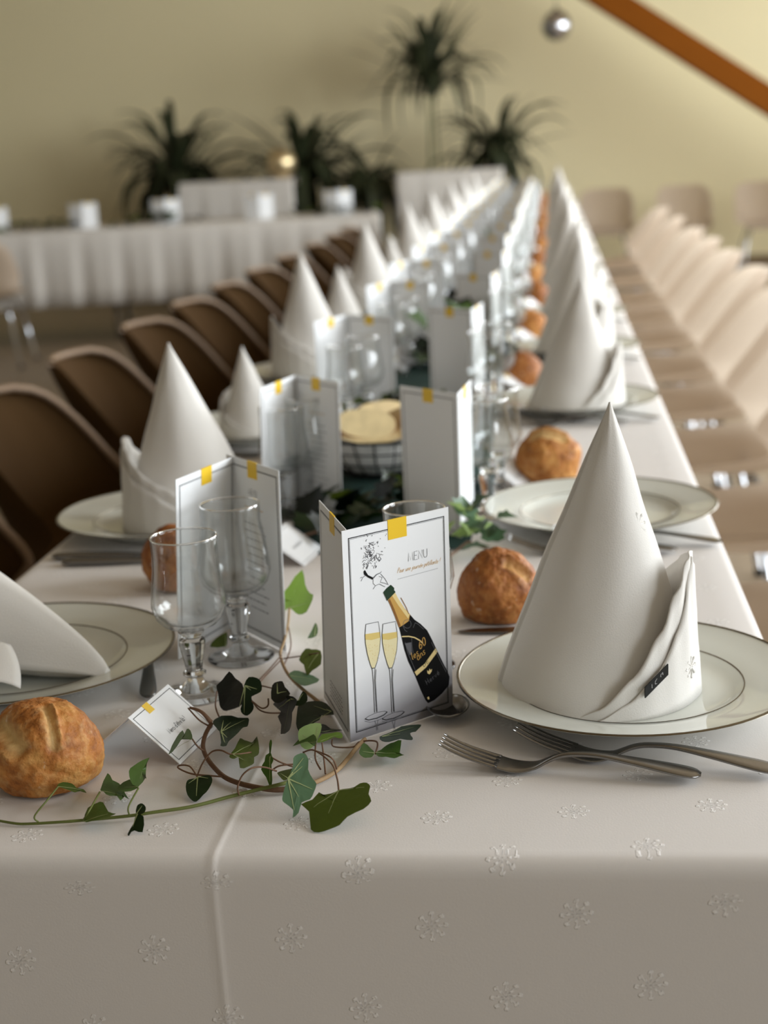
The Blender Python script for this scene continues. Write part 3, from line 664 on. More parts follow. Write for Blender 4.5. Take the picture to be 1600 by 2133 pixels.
g('i', .24, [(.1, .5), (.1, .08), (.2, 0)], [(.1, .68), (.12, .72)]); g('l', .26, [(.1, 1), (.1, .1), (.2, 0)]); g('s', .46, [(.4, .44), (.24, .51), (.1, .42), (.16, .29), (.34, .2), (.36, .07), (.2, -.01), (.05, .06)]); g('v', .5, [(.04, .5), (.24, 0), (.46, .5)]); g('c', .5, arc(.28, .25, .22, .25, 45, 315, 10)); g('p', .58, [(.08, .5), (.08, -.35)], arc(.3, .25, .22, .25, 90, 450, 14))
g('6', .6, [(.48, .98), (.22, .8), (.08, .45), (.08, .28)] + arc(.29, .27, .21, .26, 180, 540, 14)); g('0', .6, arc(.3, .5, .23, .5, 90, 450, 16)); g("'", .2, [(.1, 1), (.08, .78)]); g('!', .25, [(.12, 1), (.1, .3)], [(.1, .05), (.12, 0)]); g(' ', .32)
def lettering(b, text, p0, p1, h, wd, z, shear=0.0, raw=False, track=.06):
    """text along the line p0-p1 (page metres when raw), letter height h in the same units"""
    a = Vector(p0 if raw else pm(*p0)); c = Vector(p1 if raw else pm(*p1)); tot = sum(GL[ch][0] + track for ch in text); d = c - a; L = d.length; ex = d / L; ey = Vector((-ex.y, ex.x)); k = L / tot; x = 0
    for ch in text:
        for s in GL[ch][1]:
            pts = [a + ex * (k * (x + px_ + shear * py_ * h / k)) + ey * (h * py_) for px_, py_ in s]
            art_line(b, [(p.x, p.y) for p in pts], wd, z, True)
        x += GL[ch][0] + track
Zp = .00055
b = MB(); lettering(b, 'MENU', (893, 556), (1066, 516), .0068, .00042, Zp); art_line(b, [(800, 706), (1145, 616)], .00022, Zp); link('printed_heading', b.data('printed_heading', 'print_grey', False), pr)
b = MB(); lettering(b, 'Pour une journée pétillante !', (797, 655), (1165, 568), .0040, .00030, Zp, .35); link('printed_greeting', b.data('printed_greeting', 'print_gold', False), pr)['label'] = 'gold italic greeting'
# bottle: silhouette then neck foil, label band and highlights
bt = MB()
art_poly(bt, [(800, 1110), (835, 1090), (895, 1003), (935, 1050), (985, 1085), (1040, 1140), (1075, 1210), (1110, 1290), (1165, 1410), (1200, 1480), (1218, 1530), (1210, 1600), (1150, 1670), (1085, 1725), (1030, 1752), (1008, 1725), (970, 1640), (925, 1520), (870, 1400), (840, 1300), (820, 1200)], Zp)
link('printed_bottle', bt.data('printed_bottle', 'print_black', False), pr)['label'] = 'black champagne bottle print'
b = MB(); art_poly(b, [(706, 872), (772, 812), (800, 870), (850, 950), (897, 1003), (885, 1060), (835, 1095), (798, 1115), (770, 1030), (735, 940)], Zp + .00006)
link('printed_foil', b.data('printed_foil', 'print_gold', False), pr)
b = MB(); art_poly(b, [(745, 842), (772, 815), (805, 880), (850, 955), (893, 1005), (880, 1040), (850, 1000), (800, 930)], Zp + .00012); art_poly(b, [(938, 1522), (922, 1490), (1010, 1420), (1105, 1290), (1120, 1322), (1020, 1452)], Zp + .00012)
art_line(b, [(822, 1192), (880, 1190), (930, 1200), (975, 1225), (1000, 1250)], .0009, Zp + .00012); link('printed_label_band', b.data('printed_label_band', 'print_gold_light', False), pr)
b = MB(); art_poly(b, [(712, 885), (728, 872), (765, 960), (800, 1060), (815, 1100), (798, 1112), (768, 1025), (738, 945)], Zp + .00012); art_line(b, [(822, 862), (868, 950), (885, 1000)], .0006, Zp + .00018); link('printed_foil_shade', b.data('printed_foil_shade', 'print_gold_dark', False), pr)
b = MB(); art_poly(b, [(672, 818), (700, 785), (740, 752), (768, 780), (765, 815), (742, 832), (712, 862), (695, 868)], Zp + .00012); art_poly(b, [(695, 868), (770, 800), (778, 815), (702, 890)], Zp + .00014); link('printed_green_neck', b.data('printed_green_neck', 'print_green', False), pr)
b = MB()
for L in (arc(870, 1085, 34, 36, 0, 360, 16), [(832, 1100), (850, 1140), (868, 1150)], [(938, 1075), (920, 1118)], [(936, 1075), (960, 1085), (1010, 1130)], [(905, 1200), (905, 1270), (915, 1330)], [(848, 1240), (868, 1330), (930, 1480)], [(1072, 1240), (1140, 1390), (1190, 1490)]): art_line(b, L, .00035, Zp + .00014)
art_poly(b, [(845, 1250), (900, 1240), (905, 1340), (885, 1350)], Zp + .00012); link('printed_highlights', b.data('printed_highlights', 'print_grey', False), pr)
b = MB(); lettering(b, 'les', (905, 1392), (965, 1340), .0064, .00055, Zp + .0002, .25); lettering(b, '60', (968, 1305), (1030, 1250), .0066, .0007, Zp + .0002, .3); lettering(b, 'ans', (950, 1396), (1022, 1330), .0066, .00055, Zp + .0002, .25)
link('printed_lettering', b.data('printed_lettering', 'print_gold', False), pr)['label'] = 'gold script on the bottle'
b = MB(); lettering(b, 'DE', (1000, 1450), (1052, 1402), .0036, .0004, Zp + .0002); link('printed_lettering', b.data('printed_lettering', 'print_black', False), pr)
b = MB(); lettering(b, 'Hervé', (1024, 1600), (1140, 1500), .0050, .00036, Zp + .0002, track=.16); link('printed_lettering', b.data('printed_lettering', 'print_grey', False), pr)
b = MB(); art_poly(b, [(1030, 1500), (1028, 1475), (1042, 1485), (1050, 1460), (1058, 1475), (1070, 1462), (1066, 1485), (1048, 1510)], Zp + .0002); art_poly(b, [(1022, 1705), (1036, 1695), (1042, 1715), (1030, 1722)], Zp + .0002); link('printed_crown', b.data('printed_crown', 'print_gold_light', False), pr)
def flute(dx, dy):
    def q(L): return [(x + dx, y + dy) for x, y in L]
    b = MB(); art_poly(b, q([(508, 1172), (638, 1153), (637, 1230), (625, 1320), (600, 1410), (580, 1458), (563, 1462), (540, 1410), (518, 1320), (507, 1240)]), Zp); link('printed_champagne', b.data('printed_champagne', 'print_champagne_pale', False), pr)
    b = MB(); art_poly(b, q([(508, 1172), (638, 1153), (637, 1200), (600, 1212), (560, 1222), (507, 1218)]), Zp + .00006)
    for _ in range(26):
        x, y = random.uniform(520, 622), random.uniform(1260, 1400); art_poly(b, q([(x - 3, y), (x, y - 4), (x + 3, y), (x, y + 4)]), Zp + .00006)
    link('printed_froth', b.data('printed_froth', 'print_champagne', False), pr)
    b = MB()
    for L, wd in (([(516, 1088), (624, 1066), (634, 1140), (638, 1210), (628, 1310), (602, 1415), (584, 1462), (578, 1560), (588, 1830)], .0004), ([(516, 1088), (506, 1180), (508, 1250), (522, 1340), (546, 1432), (562, 1475), (568, 1600), (572, 1835)], .0005), ([(560, 1462), (582, 1458)], .0006), ([(594, 1470), (586, 1560), (594, 1828)], .0004)): art_line(b, q(L), wd, Zp + .0001)
    art_line(b, q([(487, 1890), (520, 1898), (590, 1882), (650, 1855), (680, 1828)]), .0007, Zp + .0001); art_line(b, q([(487, 1890), (520, 1866), (572, 1842), (600, 1832), (660, 1822), (680, 1828)]), .0003, Zp + .0001)
    link('printed_flute', b.data('printed_flute', 'print_black', False), pr)
    b = MB(); art_line(b, q([(485, 1908), (530, 1918), (600, 1900), (660, 1872)]), .0004, Zp); art_line(b, q([(570, 1905), (584, 1940), (586, 1985)]), .0005, Zp); art_line(b, q([(600, 1895), (592, 1940), (596, 1980)]), .0005, Zp); link('printed_reflection', b.data('printed_reflection', 'print_grey', False), pr)
flute(0, 0); flute(147, -2)
b = MB(); rnd = random.Random(5)
art_poly(b, [(508, 640), (520, 625), (545, 668), (590, 690), (586, 710), (545, 690), (512, 665)], Zp); art_poly(b, [(527, 610), (550, 572), (552, 590), (538, 620)], Zp)
art_line(b, [(586, 700), (620, 665), (655, 650), (664, 636)], lambda t: .0009 * (1 - t) + .0002, Zp)
for L in ([(590, 705), (588, 740), (608, 760), (586, 790)], [(610, 760), (640, 745), (690, 770)], [(640, 680), (668, 690), (650, 730), (690, 740), (720, 752)], [(655, 660), (690, 700), (715, 745)], [(540, 660), (500, 690), (485, 720)], [(478, 695), (495, 685)], [(500, 560), (515, 540), (530, 545)], [(630, 385), (640, 395), (632, 404)], [(520, 600), (505, 580), (520, 560)]): art_line(b, L, .00042, Zp)
for _ in range(95):
    x = rnd.gauss(575, 38); y = rnd.gauss(510, 55)
    if y > 640: continue
    a = rnd.uniform(0, 6); r_ = rnd.uniform(4, 17); art_line(b, [(x + r_ * math.cos(a), y + r_ * math.sin(a)), (x + 3, y - 2), (x + r_ * math.cos(a + 2.2), y + r_ * math.sin(a + 2.2))], rnd.uniform(.00022, .0007), Zp)
for _ in range(22):
    x = rnd.uniform(500, 720); y = rnd.uniform(320, 560); art_poly(b, [(x - 3, y), (x, y - 5), (x + 4, y), (x, y + 4)], Zp)
link('printed_splash', b.data('printed_splash', 'print_grey', False), pr)['label'] = 'grey splash and flying cork'
art = MB(); art_poly(art, [(508, 640), (520, 625), (545, 668), (588, 690), (584, 706), (545, 688), (512, 662)], Zp + .0001); link('printed_cork', art.data('printed_cork', 'print_black', False), pr)
b = MB(); rnd = random.Random(9)                            # small print at the foot of the shaded panel, too small to read
for k in range(5):
    v0 = .026 - k * .0032; x = .03
    while x < .075: l = rnd.uniform(.003, .007); art_line(b, [(x, v0), (x + l, v0 + .0002)], .0006, Zp, True); x += l + .0012
link('small_print', b.data('small_print', 'print_grey', False), pl)
def inside_page(panel, side):
    b = MB(); z_ = Zp * side
    lettering(b, 'MENU', (.042, .140), (.060, .140), .006, .0005, z_, raw=True)
    rnd = random.Random(3)
    for k in range(12):
        x = .03 + rnd.uniform(0, .008); e = .076 - rnd.uniform(0, .012); v0 = .112 - k * .0075
        while x < e: l = rnd.uniform(.003, .008); art_line(b, [(x, v0), (min(e, x + l), v0)], .0009, z_, True); x += l + .0014
    link('small_print', b.data('small_print', 'print_grey', False), panel)
    b = MB(); art_line(b, [(.034, .1275), (.070, .1275)], .0007, z_, True); link('printed_greeting', b.data('printed_greeting', 'print_gold', False), panel)
# second card on the left, opened like a book towards the camera
m2, (a2, b2) = menu('white menu card opened like a book behind the near pair of glasses', (-.318, 1.362), (-.350, 1.268), (-.254, 1.284), .070, ly=-.04); inside_page(b2, 1)
m3, (a3, b3) = menu('open white menu card behind the second pair of glasses on the left', (-.338, 1.862), (-.364, 1.765), (-.268, 1.786), .045); inside_page(b3, 1)
m4, (a4, b4) = menu('white menu card showing its grey side, behind the champagne menu', (-.1125, 1.675), (-.185, 1.748), (-.102, 1.778), .01)
for k, (x, y) in enumerate(PR):
    if k >= 2: K = (x - .175, y + .045); menu('white menu card standing at the %s place on the right side' % ORD[k], K, (K[0] - .080, K[1] + .065), (K[0] + .015, K[1] + .10), .0)
for k, (x, y) in enumerate(PL):
    if k >= 2: K = (x + .145, y + .20); menu('white menu card standing at the %s place on the left side' % ORD[k], K, (K[0] - .04, K[1] - .092), (K[0] + .085, K[1] - .055), .0)

# ---------------------------------------------------------------- little folded thank-you cards
TW, TD = .0735, .0535                                        # ridge length, panel depth
tp = MB(); tp.box((0, -TD, -.0003), (TW, 0, .0003)); tp_d = tp.data('panel', 'card', False)
m = MB(); frame_mb(m, .003, -TD + .003, TW - .003, -.003, .0005); m.v = [(x, y, .0005) for x, y, z_ in m.v]; tb_d = m.data('printed_border', 'print_black', False)
ts = MB(); ts.box((.024, -.0085, -.0002), (.033, .0004, .0006)); ts_d = ts.data('yellow_strip', 'print_yellow', False)
m = MB(); lettering(m, "Merci d'être là !", (.022, -.031), (.053, -.031), .0046, .0004, .0005, raw=True, track=.02); tl_d = m.data('printed_lettering', 'print_black', False)
def tent(root_label, ridge_a, ridge_dir, slope=44, group='folded thank-you cards'):
    t = thing('place_card', root_label, 'place card', (ridge_a[0], ridge_a[1], TZ + .0012), (0, 0, math.atan2(ridge_dir[1], ridge_dir[0])), group)
    h = TD * math.sin(R(slope))
    p = link('panel', tp_d, t, (0, 0, h), (R(slope), 0, 0)); link('printed_border', tb_d, p); link('yellow_strip', ts_d, p); link('printed_lettering', tl_d, p)
    p = link('panel', tp_d, t, (TW, 0, h), (R(slope), 0, math.pi)); return t
tent('small folded thank-you card in front of the near wine glass, ivy curling over it', (-.3305, 1.033), (.013, .072), 41)
tent('small white thank-you card beside the front menu, lying on the dark runner', (-.326, 1.575), (.012, .075), 34)
for k, (x, y) in enumerate(PR):
    if k >= 1: tent('small white thank-you card at the %s place on the right side' % ORD[k], (x - .135, y + .17), (.03, .08), 38)
for k, (x, y) in enumerate(PL):
    if k >= 2: tent('small white thank-you card at the %s place on the left side' % ORD[k], (x + .14, y + .05), (.012, .075), 40)

# ---------------------------------------------------------------- bread
def bread(seed, rx, ry, rz, slashes, mname='crust', nu=120, nv=72):
    b = MB(); pale = []; rows = []
    for i in range(nv + 1):
        ph = math.pi * i / nv - math.pi / 2; row = []
        for j in range(nu):
            th = 2 * math.pi * j / nu; d = Vector((math.cos(ph) * math.cos(th), math.cos(ph) * math.sin(th), math.sin(ph)))
            n = noise.noise(d * 1.3 + Vector((seed * 3.1, 0, 0))) * .10 - .05 * max(0, noise.noise(d * 6 + Vector((seed, seed, 0)))) ** 2 + noise.noise(d * 4 + Vector((0, seed * 2.3, 0))) * .035 + noise.noise(d * 14 + Vector((0, 0, seed))) * .016 + noise.noise(d * 34 + Vector((seed, 0, 0))) * .007
            g = 0; pl_ = 0
            for (a, c, wd, dep) in slashes:                # slash: arc from a to c (unit directions)
                A = Vector(a).normalized(); C = Vector(c).normalized(); ax = A.cross(C).normalized(); off_ = d.dot(ax); pr_ = (d - ax * off_).normalized()
                tot = A.angle(C); t = A.angle(pr_) / tot if pr_.dot(A.lerp(C, .5)) > 0 else 9
                if pr_.angle(C) > tot: t = -1
                end = sm(-.02, .12, t) * (1 - sm(.88, 1.02, t)) if 0 <= t <= 1 else 0
                if end > 0:
                    u = off_ / wd; prof_ = -math.exp(-(u * 1.6 + .3) ** 2) * dep * 1.2 + 1.0 * dep * math.exp(-((u - .95) * (5.5 if u > .95 else 2.2)) ** 2)
                    g += prof_ * end; pl_ += end * math.exp(-((u + .2) * 1.3) ** 2)
            r = 1 + n + g; z = d.z * rz * r
            fl = -rz * .62
            if z < fl: z = fl + (z - fl) * .12
            row.append((d.x * rx * r, d.y * ry * r, z - fl + rz * .045)); pale.append(min(1, pl_ * .8) + max(0, -d.z) * .15)
        rows.append(row)
    b.quad_grid(rows, closed_v=True); me = b.data('bread_roll', mname)
    at = me.attributes.new('pale', 'FLOAT', 'POINT'); at.data.foreach_set('value', pale)
    return me
camd = (-.1, -.9, .42)
bA = bread(2, .0415, .0385, .0375, [((-.75, -.25, .75), (-.05, -.98, .30), -.24, .10), ((.12, -.05, .98), (.50, -.85, .30), .11, .085), ((-.85, -.5, .15), (-.55, -.85, .02), .14, .06)])
bB = bread(5, .0385, .0375, .041, [((.1, -.5, .95), (.75, -.6, .35), .2, .09)], 'crust_dark')
bC = bread(9, .0400, .0380, .040, [((-.7, -.2, .75), (.7, -.35, .7), .22, .12)], 'crust')
def roll(label, me, x, y, rz=0, s=1.0):
    o = link('bread_roll', me, None, (x, y, TZ + .0008), (0, 0, rz)); o.scale = (s, s, s); return tag(o, label, 'bread', 'bread rolls on the long table')
roll('large crusty golden bread roll with floury cracks, at the near left corner', bA, -.385, .996, 0, 1.03)
roll('brown bread roll between the champagne menu and the nearest napkin cone', bB, -.0585, 1.378, .2)
roll('bread roll with split crust just beyond the second plate on the right', bC, -.010, 1.965, 0, 1.08)
roll('brown bread roll half hidden behind the near wine glasses and open menu', bB, -.408, 1.502, 2.0)
for k, (x, y) in enumerate(PR):
    if k >= 2: roll('bread roll at the %s place on the right side' % ORD[k], (bB, bC)[k % 2], x - .095, y + .27 + .04 * math.sin(k * 2), k * 1.3)
for k, (x, y) in enumerate(PL):
    if k >= 2: roll('bread roll at the %s place on the left side' % ORD[k], (bC, bB)[k % 2], x + .12, y - .20 + .03 * math.sin(k), k * 2.1, .9)
# wire basket with sliced baguette
bk = thing('bread_basket', 'black wire bread basket with cloth lining on the green runner', 'basket', (-.245, 2.045, TZ + .003))
m = MB()
for r_, z_, w_ in ((.055, .003, .0016), (.075, .022, .0012), (.086, .040, .0012), (.094, .058, .0022)): m.tube([(r_ * math.cos(2 * math.pi * k / 40), r_ * math.sin(2 * math.pi * k / 40), z_) for k in range(41)], w_, 6, cap=False)
for k in range(20):
    a = 2 * math.pi * k / 20; m.tube([(r_ * math.cos(a), r_ * math.sin(a), z_) for r_, z_ in ((.0, .003), (.055, .003), (.075, .022), (.086, .040), (.094, .058))], .0011, 6)
link('wire_frame', m.data('wire_frame', 'bread_basket_wire'), bk)
m = MB(); m.quad_grid([[(r_ * math.cos(a) * (1 + .02 * math.sin(a * 7)), r_ * math.sin(a) * (1 + .02 * math.sin(a * 7)), z_ + .003 * math.sin(a * 5) * (r_ > .08)) for a in [2 * math.pi * k / 48 for k in range(48)]] for r_, z_ in ((.001, .006), (.050, .006), (.070, .022), (.082, .040), (.091, .060), (.097, .062))], closed_v=True)
link('lining', m.data('lining', 'napkin'), bk)
def slice_mesh(w_, h_, th, name):
    b = MB(); N = 28
    ring = [(w_ * math.copysign(abs(math.cos(2 * math.pi * k / N)) ** .85, math.cos(2 * math.pi * k / N)), h_ * math.copysign(abs(math.sin(2 * math.pi * k / N)) ** .8, math.sin(2 * math.pi * k / N))) for k in range(N)]
    b.cur = 1; b.quad_grid([[(x * s, -th + q, z * s) for x, z in ring] for q, s in ((0, .96), (th * .3, 1.0), (th * 1.7, 1.0), (th * 2, .96))], closed_v=True)
    b.cur = 0
    for q, rev in ((-th, 0), (th, 1)):
        P = [(x * .96, q, z * .96) for x, z in ring]; b.poly(P if not rev else list(reversed(P)))
    me = b.data(name, ['crumb', 'crust_dark'])
    at = me.attributes.new('pale', 'FLOAT', 'POINT'); at.data.foreach_set('value', [0.0] * len(me.vertices)); return auto_smooth(me, 40)
sl = slice_mesh(.042, .021, .017, 'bread_slice')
for i, (x, y, z, rx, ry, rz, lb) in enumerate([(-.262, 2.045, .066, -22, 8, 12, 'pale cut slice of baguette on top of the bread basket, at the left'), (-.205, 2.075, .062, -30, -20, -25, 'browned slice of baguette on top of the bread basket, at the right'), (-.255, 2.035, .040, -60, 5, 5, 'slice of baguette low at the front of the bread basket'),
        (-.21, 2.04, .038, -55, -10, -20, 'slice of baguette low at the front right of the bread basket'), (-.255, 2.135, .062, -20, 0, 30, 'slice of baguette at the back of the bread basket'), (-.20, 2.14, .050, -25, 10, 70, 'slice of baguette at the back right of the bread basket')]):
    o = link('bread_slice', sl, None, (x, y - .040, TZ + z + .010), (R(rx), R(ry), R(rz))); tag(o, lb, 'bread', 'sliced baguette in the basket')

# ---------------------------------------------------------------- ivy
STEMC = ['stem_brown', 'stem_green', 'stem_tan']
def ivy_leaf(name, colr, pts, npoly, parent, origin):
    P = [Vector(p) - origin for p in pts]; outl = P[:npoly]; veins = P[npoly:-1]; base = P[-1]
    c = sum(outl, Vector()) / npoly; nrm = Vector()
    for i in range(npoly): nrm += (outl[i] - c).cross(outl[(i + 1) % npoly] - c)
    nrm.normalize(); 
    if nrm.z < 0: nrm = -nrm
    size = max((p - c).length for p in outl); mid = veins[0] if veins else c; axis = (mid - base); axis = axis.normalized() if axis.length > 1e-6 else Vector((1, 0, 0))
    def bend(p):                                           # creased along the midrib, margins curling
        q = p - base; s_ = (q - axis * q.dot(axis)).length; a_ = q.dot(axis)
        return p + nrm * (.07 * s_ - .05 * max(0, a_) ** 2 / max(size, 1e-4) + .0006 * noise.noise(p * 180))
    b = MB(); ring = []
    for i in range(npoly):                                 # smooth the outline a little
        a, d = outl[i], outl[(i + 1) % npoly]; z0 = outl[i - 1]; e = outl[(i + 2) % npoly]
        ring += [a, (a + d) * .5625 - (z0 + e) * .0625]
    inner = [c.lerp(p, .55) for p in ring]; b.v.append(tuple(bend(c)))
    n = len(ring)
    for lst in (inner, ring): b.v += [tuple(bend(p)) for p in lst]
    for i in range(n):
        j = (i + 1) % n; b.f.append((0, 1 + i, 1 + j)); b.m.append(0); b.f.append((1 + i, 1 + n + i, 1 + n + j, 1 + j)); b.m.append(0)
    b.cur = 1
    for vpt in veins:
        N = 7; side = (vpt - base).cross(nrm).normalized()
        rows = []
        for i in range(N):
            t = i / (N - 1) * .93; p = base.lerp(vpt, t); wv = .00042 * (1 - t) + .00012
            rows.append([bend(p - side * wv) + nrm * .00035, bend(p + side * wv) + nrm * .00035])
        b.quad_grid(rows)
    o = link(name, b.data('leaf', ['ivy_%d' % colr, 'vein']), parent); return o
